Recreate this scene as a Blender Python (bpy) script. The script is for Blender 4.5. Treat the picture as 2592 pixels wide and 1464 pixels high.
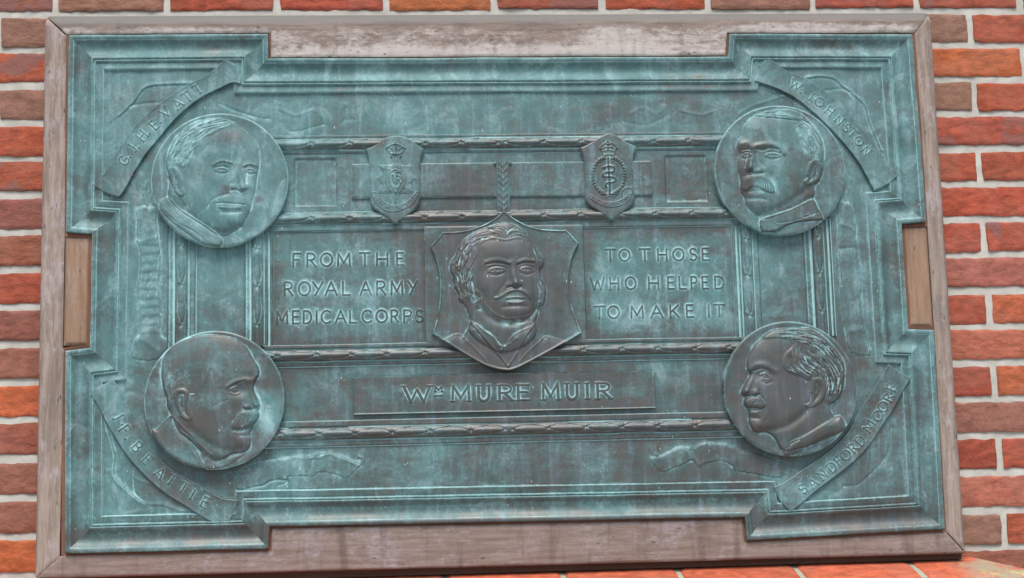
import bpy, math
import numpy as np

# ---------------------------------------------------------------- camera, sky, sun, exposure
for o in list(bpy.data.objects): bpy.data.objects.remove(o)
SC = bpy.context.scene
COL = SC.collection
ZOFF = 2.0                                   # the plaque hangs about 2 m above the added ground plane
CAM_F, CAM_YAW, CAM_PITCH, CAM_ROLL = 3547.129, -0.065749, 0.12778, 0.024864
CAM_X, CAM_Y, CAM_Z = -0.097911, -2.816719, -0.326291
from mathutils import Matrix
cam = bpy.data.cameras.new('camera'); co = bpy.data.objects.new('camera', cam); COL.objects.link(co)
cam.sensor_width = 36.0; cam.lens = 36.0*CAM_F/2592.0; cam.clip_end = 200; cam.clip_start = 0.05
cy_, sy_ = math.cos(CAM_YAW), math.sin(CAM_YAW)
RZ = Matrix(((cy_, -sy_, 0), (sy_, cy_, 0), (0, 0, 1)))
cp_, sp_ = math.cos(CAM_PITCH), math.sin(CAM_PITCH)
RX = Matrix(((1, 0, 0), (0, cp_, -sp_), (0, sp_, cp_)))
cr_, sr_ = math.cos(CAM_ROLL), math.sin(CAM_ROLL)
RR = Matrix(((cr_, 0, sr_), (0, 1, 0), (-sr_, 0, cr_)))
BASE = Matrix(((1, 0, 0), (0, 0, -1), (0, 1, 0)))     # blender camera looks down -Z
co.matrix_world = Matrix.Translation((CAM_X, CAM_Y, CAM_Z+ZOFF)) @ (RZ @ RX @ RR @ BASE).to_4x4()
SC.camera = co
SUN_EL, SUN_AZ = math.radians(60), math.radians(-6)     # overcast noon, light from high in front of the wall
w = bpy.data.worlds.new('World'); SC.world = w; w.use_nodes = True
nt = w.node_tree; bg = nt.nodes['Background']
sky = nt.nodes.new('ShaderNodeTexSky'); sky.sky_type = 'NISHITA'; sky.sun_disc = False
sky.sun_elevation = SUN_EL; sky.sun_rotation = math.radians(180)-SUN_AZ; sky.air_density = 1.0; sky.dust_density = 2.5; sky.ozone_density = 1.0
nt.links.new(sky.outputs[0], bg.inputs[0]); bg.inputs[1].default_value = 0.125
sl = bpy.data.lights.new('sun', 'SUN'); sl.energy = 2.1; sl.angle = math.radians(26); sl.color = (1.0, 0.965, 0.92)
so = bpy.data.objects.new('sun', sl); COL.objects.link(so)
# direction towards the sun: in front of the wall (-y), slightly to the right, high
sd = (math.sin(SUN_AZ)*math.cos(SUN_EL), -math.cos(SUN_AZ)*math.cos(SUN_EL), math.sin(SUN_EL))
from mathutils import Vector
so.rotation_euler = Vector(sd).to_track_quat('Z', 'Y').to_euler(); so.location = (0, -4, 6)
SC.view_settings.view_transform = 'Standard'; SC.view_settings.look = 'None'; SC.view_settings.gamma = 1
SC.view_settings.exposure = 0.75
SC.render.resolution_x = 1024; SC.render.resolution_y = 578
SC.cycles.max_bounces = 6
# ---------------------------------------------------------------- numpy relief sculpting tools
_R = None
def _rotm():
    c, s = math.cos(CAM_YAW), math.sin(CAM_YAW); a = np.array([[c, -s, 0], [s, c, 0], [0, 0, 1]])
    c, s = math.cos(CAM_PITCH), math.sin(CAM_PITCH); b = np.array([[1, 0, 0], [0, c, -s], [0, s, c]])
    c, s = math.cos(CAM_ROLL), math.sin(CAM_ROLL); d = np.array([[c, 0, s], [0, 1, 0], [-s, 0, c]])
    return a @ b @ d
def to_mm(px, py, h):
    """a point measured on the photograph -> millimetres on the wall plane, at h mm in front of it"""
    R = _rotm(); px = np.asarray(px, float); py = np.asarray(py, float)
    d0 = np.stack([(px-1296)/CAM_F, np.ones_like(px), -(py-732)/CAM_F]); v = np.tensordot(R, d0, 1)
    t = (-h/1000.-CAM_Y)/v[1]
    return (CAM_X+v[0]*t)*1000, (CAM_Z+v[2]*t)*1000
def from_mm(X, Z, h):
    R = _rotm(); p = np.stack([X/1000.-CAM_X, np.full_like(X, -h/1000.-CAM_Y), Z/1000.-CAM_Z])
    q = np.tensordot(R.T, p, 1)
    return 1296+CAM_F*q[0]/q[1], 732-CAM_F*q[2]/q[1]
class Crop:
    """reads measurements taken on an enlarged piece of the photograph"""
    def __init__(s, x0, y0, k, h=50): s.x0, s.y0, s.k, s.h = x0, y0, k, h
    def mm(s, pts, h=None):
        p = np.array(pts, float); x, z = to_mm(s.x0+p[:, 0]/s.k, s.y0+p[:, 1]/s.k, s.h if h is None else h)
        return np.stack([x, z], 1)
def smooth_pts(pts, n=5, closed=False):
    p = np.array(pts, float); m = len(p); out = []
    rng = range(m) if closed else range(m-1)
    for i in rng:
        if closed: a, b, c, d = p[(i-1) % m], p[i], p[(i+1) % m], p[(i+2) % m]
        else: a, b, c, d = p[max(i-1, 0)], p[i], p[i+1], p[min(i+2, m-1)]
        for t in np.arange(n)/n:
            out.append(0.5*((2*b)+(c-a)*t+(2*a-5*b+4*c-d)*t*t+(3*b-a-3*c+d)*t**3))
    if not closed: out.append(p[-1])
    return np.array(out)
def seg_dist(X, Y, p, closed=False):
    p = np.array(p, float); best = np.full(X.shape, 1e18); T = np.zeros(X.shape); L = 0
    q = np.vstack([p, p[:1]]) if closed else p
    for a, b in zip(q[:-1], q[1:]):
        d = b-a; l2 = d @ d
        if l2 < 1e-12: continue
        t = np.clip(((X-a[0])*d[0]+(Y-a[1])*d[1])/l2, 0, 1)
        D = (X-a[0]-t*d[0])**2+(Y-a[1]-t*d[1])**2
        m = D < best; best = np.where(m, D, best); T = np.where(m, L+t*math.sqrt(l2), T); L += math.sqrt(l2)
    return np.sqrt(best), T/max(L, 1e-9)
def sdf(X, Y, p):
    """positive inside the closed polygon"""
    p = np.array(p, float); D, _ = seg_dist(X, Y, p, True); ins = np.zeros(X.shape, bool)
    q = np.roll(p, -1, 0)
    for a, b in zip(p, q):
        if a[1] == b[1]: continue
        c = ((a[1] > Y) != (b[1] > Y)) & (X < (b[0]-a[0])*(Y-a[1])/(b[1]-a[1])+a[0])
        ins ^= c
    return np.where(ins, D, -D)
def ss(x, a=0., b=1.):
    t = np.clip((x-a)/(b-a), 0, 1); return t*t*(3-2*t)
def blur(A, r):
    r = int(max(1, round(r)))
    for _ in range(2):
        for ax in (0, 1):
            P = np.pad(A, [(r+1, r) if k == ax else (0, 0) for k in (0, 1)], mode='edge'); c = np.cumsum(P, ax)
            A = (np.take(c, range(2*r+1, c.shape[ax]), ax)-np.take(c, range(0, c.shape[ax]-2*r-1), ax))/(2*r+1)
    return A
def vnoise(X, Y, s, seed=0):
    """smooth value noise in [-1,1], cell size s"""
    rng = np.random.RandomState(seed); T = rng.rand(64, 64)*2-1
    x, y = X/s+1000.37, Y/s+1000.71; i, j = np.floor(x).astype(int), np.floor(y).astype(int); u, v = x-i, y-j
    u = u*u*(3-2*u); v = v*v*(3-2*v); g = lambda a, b: T[b % 64, a % 64]
    return (g(i, j)*(1-u)+g(i+1, j)*u)*(1-v)+(g(i, j+1)*(1-u)+g(i+1, j+1)*u)*v
class Sculpt:
    """a height field H (mm) over coordinates X, Y that the strokes are measured in"""
    def __init__(s, X, Y, H): s.X, s.Y, s.H = X, Y, H; s.cx, s.cy = X.mean(0), Y.mean(1); s.F = np.zeros_like(H)
    def sl(s, x0, x1, y0, y1):
        a = np.nonzero((s.cx > x0) & (s.cx < x1))[0]; b = np.nonzero((s.cy > y0) & (s.cy < y1))[0]
        if len(a) == 0 or len(b) == 0: return None
        return (slice(b[0], b[-1]+1), slice(a[0], a[-1]+1))
    def blob(s, x, y, rx, ry, h, ang=0):
        R = 3*max(rx, ry); k = s.sl(x-R, x+R, y-R, y+R)
        if k is None: return
        a = math.radians(ang); dx, dy = s.X[k]-x, s.Y[k]-y
        u, v = dx*math.cos(a)+dy*math.sin(a), -dx*math.sin(a)+dy*math.cos(a)
        s.H[k] += h*np.exp(-((u/rx)**2+(v/ry)**2))
    def line(s, pts, w, h, taper=0.0, sm=True, h2=None, flat=False, mask=None):
        p = smooth_pts(pts, 4) if sm and len(pts) > 2 else np.array(pts, float); R = 2.6*w
        k = s.sl(p[:, 0].min()-R, p[:, 0].max()+R, p[:, 1].min()-R, p[:, 1].max()+R)
        if k is None: return
        D, T = seg_dist(s.X[k], s.Y[k], p)
        ww = w*(1-taper*np.abs(2*T-1)**2); hh = h+(0 if h2 is None else (h2-h))*T
        g = ss(1-(D-ww*0.6)/(ww*0.6)) if flat else np.exp(-(D/np.maximum(ww, 1e-3))**2)
        if mask is not None: g = g*mask[k]
        s.H[k] += hh*g
    def inside(s, pts, sm=True, n=4):
        p = smooth_pts(pts, n, True) if sm else np.array(pts, float)
        return sdf(s.X, s.Y, p)
    def dome(s, d, w, h, p=0.5):
        t = np.clip(d/w, 0, 1); s.H += h*(1-(1-t)**2)**p
    def edge(s, pts, w, h, side=1, sm=True):
        """a fold: full height on the line, fading over w on one side only"""
        p = smooth_pts(pts, 4) if sm and len(pts) > 2 else np.array(pts, float); R = 3*w
        k = s.sl(p[:, 0].min()-R, p[:, 0].max()+R, p[:, 1].min()-R, p[:, 1].max()+R)
        if k is None: return
        best = np.full(s.X[k].shape, 1e9); sg = np.zeros_like(best)
        for a, b in zip(p[:-1], p[1:]):
            d = b-a; l2 = max(d @ d, 1e-9); t = np.clip(((s.X[k]-a[0])*d[0]+(s.Y[k]-a[1])*d[1])/l2, 0, 1)
            D = np.hypot(s.X[k]-a[0]-t*d[0], s.Y[k]-a[1]-t*d[1]); c = d[0]*(s.Y[k]-a[1])-d[1]*(s.X[k]-a[0])
            m = D < best; best = np.where(m, D, best); sg = np.where(m, np.sign(c), sg)
        q = best*sg*side
        s.H[k] += h*np.where(q >= 0, np.exp(-(q/w)**1.5), np.exp(-(q/(w*0.12))**2))
    def hair(s, guides, n, length, w, h, mask=None, seed=1, wob=0.25):
        rng = np.random.RandomState(seed)
        for g, spread in guides:
            p = smooth_pts(g, 6); seg = np.hypot(*np.diff(p, axis=0).T); L = np.r_[0, np.cumsum(seg)]
            for _ in range(max(1, int(n*L[-1]*spread/9000.))):
                t0 = rng.rand()*L[-1]; off = (rng.rand()*2-1)*spread; m = []
                for u in np.linspace(0, length*(0.6+0.8*rng.rand()), 5):
                    t = min(t0+u, L[-1]); x = np.interp(t, L, p[:, 0]); y = np.interp(t, L, p[:, 1])
                    x2 = np.interp(min(t+4, L[-1]), L, p[:, 0]); y2 = np.interp(min(t+4, L[-1]), L, p[:, 1])
                    if t+4 > L[-1]: x, y, x2, y2 = np.interp(L[-1]-4, L, p[:, 0]), np.interp(L[-1]-4, L, p[:, 1]), p[-1, 0], p[-1, 1]
                    dl = max(math.hypot(x2-x, y2-y), 1e-6); m.append((x-(y2-y)/dl*off+wob*u*0.2*math.sin(off*3), y+(x2-x)/dl*off))
                    if t0+u > L[-1]: break
                if len(m) < 2: continue
                s.line(m, w*(0.6+0.5*rng.rand()), .68*h*(0.4+0.8*rng.rand())*(1 if rng.rand() < 0.6 else -0.9), taper=0.5, sm=False, mask=mask)
# ---- lettering: strokes in a unit box (x right, y up); t = thin stroke, s = serif at start, e = at end
def arc(cx, cy, rx, ry, a0, a1, n=14):
    return [(cx+rx*math.cos(math.radians(a)), cy+ry*math.sin(math.radians(a))) for a in np.linspace(a0, a1, n)]
GLY = {
 'A': [([(0, 0), (.5, 1)], 'ts'), ([(.5, 1), (1, 0)], 'e'), ([(.2, .36), (.8, .36)], 't')],
 'B': [([(.12, 0), (.12, 1)], 'se'), ([(.12, 1)]+arc(.5, .76, .36, .24, 90, -90)+[(.12, .52)], 't'), ([(.12, .52)]+arc(.55, .26, .4, .26, 90, -90)+[(.12, 0)], '')],
 'C': [(arc(.55, .5, .52, .5, 48, 312, 22), '')],
 'D': [([(.1, 0), (.1, 1)], 'se'), ([(.1, 1), (.35, 1)]+arc(.42, .5, .55, .5, 90, -90)+[(.35, 0), (.1, 0)], '')],
 'E': [([(.12, 0), (.12, 1)], 'se'), ([(.12, 1), (.92, 1)], 't'), ([(.12, .53), (.78, .53)], 't'), ([(.12, 0), (.95, 0)], 't')],
 'F': [([(.12, 0), (.12, 1)], 's'), ([(.12, 1), (1, 1)], 't'), ([(.12, .53), (.8, .53)], 't')],
 'G': [(arc(.55, .5, .52, .5, 48, 325, 22), ''), ([(.98, .1), (.98, .45), (.62, .45)], 't')],
 'H': [([(.08, 0), (.08, 1)], 'se'), ([(.92, 0), (.92, 1)], 'se'), ([(.08, .5), (.92, .5)], 't')],
 'I': [([(.5, 0), (.5, 1)], 'se')],
 'J': [([(.7, 1), (.7, .25)]+arc(.38, .22, .32, .24, 0, -120, 8), 's')],
 'K': [([(.1, 0), (.1, 1)], 'se'), ([(.95, 1), (.12, .42)], 't'), ([(.35, .58), (1, 0)], 'e')],
 'L': [([(.12, 1), (.12, 0)], 's'), ([(.12, 0), (1, 0)], 't')],
 'M': [([(.06, 0), (.1, 1)], 'ts'), ([(.1, 1), (.5, .22)], ''), ([(.5, .22), (.92, 1)], 't'), ([(.92, 1), (.96, 0)], 'e')],
 'N': [([(.08, 0), (.08, 1)], 'ts'), ([(.08, 1), (.92, 0)], ''), ([(.92, 0), (.92, 1)], 'te')],
 'O': [(arc(.5, .5, .5, .5, 0, 360, 28), '')],
 'P': [([(.12, 0), (.12, 1)], 'se'), ([(.12, 1), (.4, 1)]+arc(.55, .74, .4, .26, 90, -90)+[(.12, .48)], 't')],
 'R': [([(.12, 0), (.12, 1)], 'se'), ([(.12, 1), (.4, 1)]+arc(.52, .75, .4, .25, 90, -90)+[(.12, .5)], 't'), ([(.45, .5), (1, 0)], 'e')],
 'S': [(arc(.5, .75, .42, .25, 30, 270, 14)+arc(.5, .25, .46, .25, 90, -150, 14), '')],
 'T': [([(0, 1), (1, 1)], 't'), ([(.5, 1), (.5, 0)], 'e')],
 'U': [([(.08, 1), (.08, .4)]+arc(.5, .36, .42, .36, 180, 360, 14)+[(.92, 1)], 'se')],
 'V': [([(0, 1), (.5, 0)], 's'), ([(.5, 0), (1, 1)], 'te')],
 'W': [([(0, 1), (.27, 0)], 's'), ([(.27, 0), (.5, .8)], 't'), ([(.5, .8), (.75, 0)], ''), ([(.75, 0), (1, 1)], 'te')],
 'Y': [([(0, 1), (.5, .48), (1, 1)], ''), ([(.5, .5), (.5, 0)], '')],
 '.': [([(.5, 0), (.5, .02)], '')], '-': [([(0, 0), (1, 0)], '')]}
GLY_Y2 = [([(0, 1), (.5, .45)], ''), ([(1, 1), (.22, 0)], '')]
def glyph(X, Z, ch, x0, x1, z0, z1, w, serif=False, ang=0.0, center=None):
    """distance-based coverage of one letter, 1 on the stroke, measured in mm; letter box is x0..x1, z0..z1"""
    out = np.zeros(X.shape); cxm, czm = ((x0+x1)/2, (z0+z1)/2) if center is None else center
    a = math.radians(ang); W, Hh = x1-x0, z1-z0
    def P(p):
        u, v = (p[0]-.5)*W, (p[1]-.5)*Hh
        return (cxm+u*math.cos(a)-v*math.sin(a), czm+u*math.sin(a)+v*math.cos(a))
    for st, fl in (GLY_Y2 if (ch == 'Y' and not serif) else GLY[ch]):
        ww = w*(0.74 if serif and 't' in fl else 1.0); pts = [P(p) for p in st]
        items = [(pts, ww)]
        if serif:
            for f, i, j in (('s', 0, 1), ('e', -1, -2)):
                if f in fl:
                    q = st[i]; sw = w*0.9/max(W, 1e-6)
                    items.append(([P((q[0]-sw, q[1])), P((q[0]+sw, q[1]))], w*0.5))
        for pp, wd in items:
            pa = np.array(pp); R = wd+4
            m = (X > pa[:, 0].min()-R) & (X < pa[:, 0].max()+R) & (Z > pa[:, 1].min()-R) & (Z < pa[:, 1].max()+R)
            if not m.any(): continue
            D, _ = seg_dist(X[m], Z[m], pa); c = np.clip((wd/2-D)/0.9+0.5, 0, 1)
            out[m] = np.maximum(out[m], c)
    return out
# ---------------------------------------------------------------- the five portraits (strokes in enlarged-photo units, heights in mm)
def ear(s, pts, cx, cy, flip=1, h=3.2):
    d = s.inside(pts); s.dome(d, 26, h*0.75, .6)
    s.line(pts[:-1], 11, h*0.55); s.H -= 2.6*ss(d, 20, 52)
    s.line([(cx+8*flip, cy-50), (cx-6*flip, cy-5), (cx+10*flip, cy+35)], 9, 1.3)
    s.line([(cx-18*flip, cy-40), (cx-22*flip, cy+20)], 7, -1.0)
def eye(s, x, y, w, hh, tilt=0, deep=2.6):
    t = math.radians(tilt); R = lambda u, v: (x+u*math.cos(t)-v*math.sin(t), y+u*math.sin(t)+v*math.cos(t))
    s.blob(x, y-hh*0.2, w*0.85, hh*1.5, -deep, tilt); s.blob(x, y, w*0.42, hh*0.75, deep*0.95, tilt)
    s.line([R(-w*.52, hh*.3), R(-w*.28, -hh*.42), R(w*.05, -hh*.62), R(w*.35, -hh*.38), R(w*.54, hh*.18)], 6.5, 1.5, .3)
    s.line([R(-w*.5, -hh*.75), R(-w*.2, -hh*1.15), R(w*.15, -hh*1.2), R(w*.5, -hh*.7)], 6, -1.1, .3)
    s.line([R(-w*.5, hh*.3), R(-w*.2, hh*.6), R(w*.15, hh*.62), R(w*.5, hh*.25)], 5.5, 0.9, .3)
    s.line([R(-w*.45, hh*1.15), R(0, hh*1.6), R(w*.45, hh*1.0)], 8, -0.8, .4)
    s.blob(x+w*0.04, y-hh*.05, hh*.26, hh*.3, -1.5)
    s.line([R(-w*.34, -hh*.1), R(0, -hh*.3), R(w*.36, -hh*.05)], 4, -.9)

def head_center(s):                                  # crop (1060,530) x3.4636
    head = [(455, 985), (405, 850), (350, 800), (345, 740), (305, 680), (300, 600), (272, 530), (280, 460), (320, 400), (345, 330), (390, 270), (450, 225), (530, 180), (620, 148), (700, 122), (780, 112), (860, 145), (925, 190), (965, 240), (1010, 310), (1055, 380), (1092, 440), (1095, 490), (1062, 540), (1078, 600), (1112, 680), (1120, 740), (1100, 830), (1060, 860), (1045, 930), (1020, 985), (1035, 1080), (960, 1180), (745, 1260), (560, 1180), (440, 1080)]
    d = s.inside(head); s.dome(d, 190, 8.5, .62); hm = ss(d, 0, 12)
    face = [(500, 390), (515, 310), (575, 262), (660, 246), (760, 262), (870, 240), (950, 268), (1000, 340), (1018, 420), (1032, 500), (1036, 600), (1042, 700), (1045, 800), (1035, 870), (985, 935), (900, 962), (820, 972), (740, 965), (650, 920), (580, 850), (545, 770), (490, 700), (468, 620), (455, 540), (470, 450)]
    f = s.inside(face); s.dome(f, 150, 4.5, .7); fm = ss(f, 4, 30)
    s.line([(545, 880), (640, 965), (750, 1005), (860, 1000), (960, 965), (1030, 890)], 30, -3.2)
    s.blob(760, 350, 190, 80, 1.6); s.blob(690, 400, 120, 40, .8); s.blob(900, 400, 80, 40, .8)
    s.blob(600, 690, 80, 90, 1.9, 10); s.blob(985, 680, 38, 80, 1.3); s.blob(540, 620, 60, 60, .5)
    s.line([(585, 470), (640, 452), (720, 452), (792, 476)], 20, 1.9, .3); s.line([(862, 474), (925, 450), (1005, 452)], 18, 2.2, .3)
    s.line([(590, 488), (650, 476), (720, 478), (785, 492)], 8, -1.7, .3); s.line([(866, 490), (930, 474), (1008, 474)], 8, -2.3, .2)
    eye(s, 680, 538, 138, 30, -3); eye(s, 946, 532, 118, 30, 2)
    s.line([(815, 470), (822, 540), (835, 600), (850, 650)], 30, 2.2, 0, h2=6.5); s.blob(852, 652, 34, 26, 2.6)
    s.line([(862, 480), (868, 560), (895, 620)], 12, -1.8); s.line([(785, 500), (780, 590), (768, 640)], 22, -1.5)
    s.blob(795, 662, 26, 22, 2.0); s.blob(893, 655, 16, 18, 1.4); s.line([(775, 690), (815, 682), (850, 700), (893, 682)], 7, -2.8)
    s.line([(745, 670), (700, 720), (680, 760)], 16, -1.0)
    s.blob(850, 790, 140, 85, 1.6); s.blob(850, 905, 95, 50, 3.4); s.line([(740, 860), (850, 852), (940, 855)], 16, -1.3)
    for p in ([(852, 712), (800, 722), (745, 752), (700, 778), (668, 782)], [(862, 712), (910, 722), (950, 748), (975, 780)]):
        s.line(p, 13, 2.2, .35)
        for k in range(-2, 3): s.line([(a, b+k*4) for a, b in p], 2.5, .8*(-1)**k, .5)
    s.line([(765, 800), (850, 793), (922, 796)], 6, -2.4); s.line([(775, 782), (850, 776), (915, 782)], 8, 1.2); s.line([(790, 822), (850, 826), (905, 820)], 13, 2.0, .4)
    hair = hm*(1-fm); s.H += 1.6*hair
    s.hair([([(700, 200), (560, 215), (450, 280), (390, 370), (360, 460), (330, 560)], 60), ([(420, 330), (440, 450), (400, 560), (380, 660), (400, 760)], 80),
            ([(340, 420), (290, 500), (340, 600), (360, 720), (420, 800)], 55), ([(440, 620), (470, 700), (520, 780), (480, 830)], 60)], 26, 60, 6.5, 1.7, hair, 3)
    s.hair([([(760, 250), (720, 190), (640, 180)], 40), ([(780, 250), (840, 190), (930, 220), (990, 290)], 40), ([(960, 260), (1040, 380), (1075, 460)], 36), ([(1060, 470), (1040, 580), (1085, 680), (1100, 780), (1075, 840)], 40)], 26, 55, 6, 1.5, hair, 4)
    s.hair([([(700, 965), (800, 985), (900, 985), (1000, 950)], 40)], 20, 40, 5, .8, None, 5)
    # coat, lapels, shirt
    coat = [(120, 1160), (210, 1150), (330, 1092), (400, 1128), (460, 980), (560, 1055), (660, 1125), (740, 1205), (800, 1165), (820, 1118), (930, 1060), (1010, 1000), (1050, 1060), (1082, 1135), (1140, 1115), (1280, 1165), (1420, 1150), (1420, 1500), (100, 1500)]
    c = s.inside(coat, n=2); s.dome(c, 60, 3.8, .6); F = np.maximum(hm, ss(c, 0, 8))
    for p, hh in (([(458, 985), (530, 1080), (640, 1200), (780, 1375)], 2.2), ([(500, 1010), (570, 1070), (655, 1130), (685, 1190), (740, 1206)], 1.5), ([(1012, 1000), (900, 1180), (850, 1280), (785, 1375)], 2.2),
                  ([(980, 1030), (830, 1110), (785, 1180), (745, 1215), (715, 1250)], 1.6), ([(395, 1128), (440, 1040), (460, 985)], 1.6), ([(1082, 1135), (1045, 1060), (1015, 1005)], 1.4), ([(215, 1150), (330, 1092), (395, 1128)], 1.4),
                  ([(1082, 1135), (1130, 1115), (1280, 1162)], 1.4), ([(395, 1130), (520, 1250), (600, 1340)], 1.2), ([(1082, 1140), (960, 1250), (880, 1340)], 1.0), ([(690, 1130), (740, 1200)], 1.2), ([(860, 1130), (790, 1190)], 1)):
        s.line(p, 8, hh)
    s.line([(470, 1030), (600, 1180), (740, 1340)], 14, -1.2); s.line([(985, 1070), (860, 1240)], 12, -1.0)
    s.F = F; s.hairmask = hair
def head_evatt(s):                                   # crop (370,270) x3.932, face turned right
    head = [(215, 900), (225, 780), (222, 690), (195, 600), (200, 520), (230, 420), (272, 330), (345, 245), (430, 180), (560, 130), (700, 110), (810, 130), (920, 190), (1020, 270), (1080, 345), (1122, 425), (1128, 520), (1118, 620), (1102, 700), (1098, 780), (1082, 850), (1058, 930), (1042, 1010), (1020, 1070), (985, 1130), (940, 1200), (880, 1245), (780, 1290), (690, 1270), (560, 1180), (400, 1080), (290, 990)]
    d = s.inside(head); s.dome(d, 260, 10.5, .62); hm = ss(d, 0, 10)
    s.line([(400, 1000), (450, 1090), (560, 1180), (700, 1250), (820, 1250), (930, 1200)], 30, -2.2)
    s.blob(800, 380, 260, 150, 1.3); s.blob(620, 760, 150, 150, 1.3, 20); s.blob(700, 740, 70, 55, 1.3)
    s.line([(675, 590), (760, 555), (855, 572)], 24, 2.0, .3); s.line([(978, 600), (1040, 582), (1105, 598)], 20, 1.9, .3)
    s.line([(700, 588), (770, 568), (850, 585)], 8, -1.6, .3); s.line([(978, 614), (1040, 596), (1100, 606)], 7, -2.0, .3)
    eye(s, 755, 638, 118, 27, 3, 2.4); eye(s, 1038, 642, 92, 25, 4, 2.2)
    s.line([(915, 590), (935, 680), (955, 760), (972, 820)], 34, 2.2, 0, h2=6.5); s.blob(968, 815, 36, 30, 2.2); s.blob(875, 810, 32, 26, 2.0); s.blob(1015, 800, 18, 22, 1.0)
    s.line([(850, 842), (905, 838), (955, 868), (1005, 838)], 9, -3.0); s.line([(850, 770), (838, 820), (845, 850)], 10, -1.4); s.line([(1005, 640), (1000, 760)], 16, -1.5)
    s.line([(820, 880), (740, 900), (660, 940), (620, 1010)], 14, -1.4); s.blob(850, 960, 190, 80, 1.5)
    s.line([(640, 960), (740, 918), (850, 898), (990, 915)], 34, .7, .3); s.line([(700, 974), (780, 968), (860, 972), (940, 978), (990, 982)], 8, -1.8, .2)
    s.line([(740, 1010), (830, 1018), (940, 1012)], 18, 1.9, .4); s.line([(750, 1062), (850, 1068), (950, 1055)], 16, -1.3); s.blob(860, 1130, 110, 60, 3.0); s.blob(620, 1060, 70, 60, .8)
    s.line([(1122, 430), (1130, 540), (1110, 690), (1080, 870)], 9, -1.3)
    hairm = ss(s.inside([(190, 620), (190, 420), (300, 230), (560, 110), (820, 120), (960, 210), (840, 210), (700, 270), (600, 330), (520, 420), (460, 560), (380, 620), (300, 600), (250, 640)]), 0, 25)*hm
    s.H += 1.0*hairm
    s.hair([([(840, 170), (640, 210), (480, 300), (360, 420), (280, 560)], 110), ([(700, 140), (480, 190), (320, 330), (240, 500)], 60), ([(840, 190), (960, 250), (1060, 360), (1110, 450)], 24)], 20, 80, 6, 1.2, np.maximum(hairm, .25*hm), 7)
    ear(s, [(232, 700), (235, 640), (272, 612), (315, 640), (345, 715), (352, 800), (378, 875), (342, 892), (290, 845), (248, 770)], 295, 745)
    collar = [(170, 920), (215, 900), (330, 1010), (450, 1092), (570, 1165), (700, 1260), (760, 1330), (720, 1400), (560, 1360), (400, 1260), (230, 1130), (130, 1000)]
    c = s.inside(collar); s.dome(c, 50, 4.2, .6)
    s.edge([(150, 985), (220, 1060), (330, 1150), (460, 1225), (600, 1330), (700, 1390)], 50, 1.8, -1); s.line([(225, 905), (330, 1015), (450, 1098), (570, 1172), (690, 1255)], 8, 1.6)
    s.line([(345, 880), (385, 960), (420, 1040)], 14, 1.2); coat = s.inside([(90, 960), (150, 985), (330, 1150), (600, 1330), (700, 1400), (500, 1420), (200, 1250)])
    s.dome(coat, 60, 2.6, .6); s.F = np.maximum.reduce([hm, ss(c, 0, 8), ss(coat, 0, 8)]); s.hairmask = hairm
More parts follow.
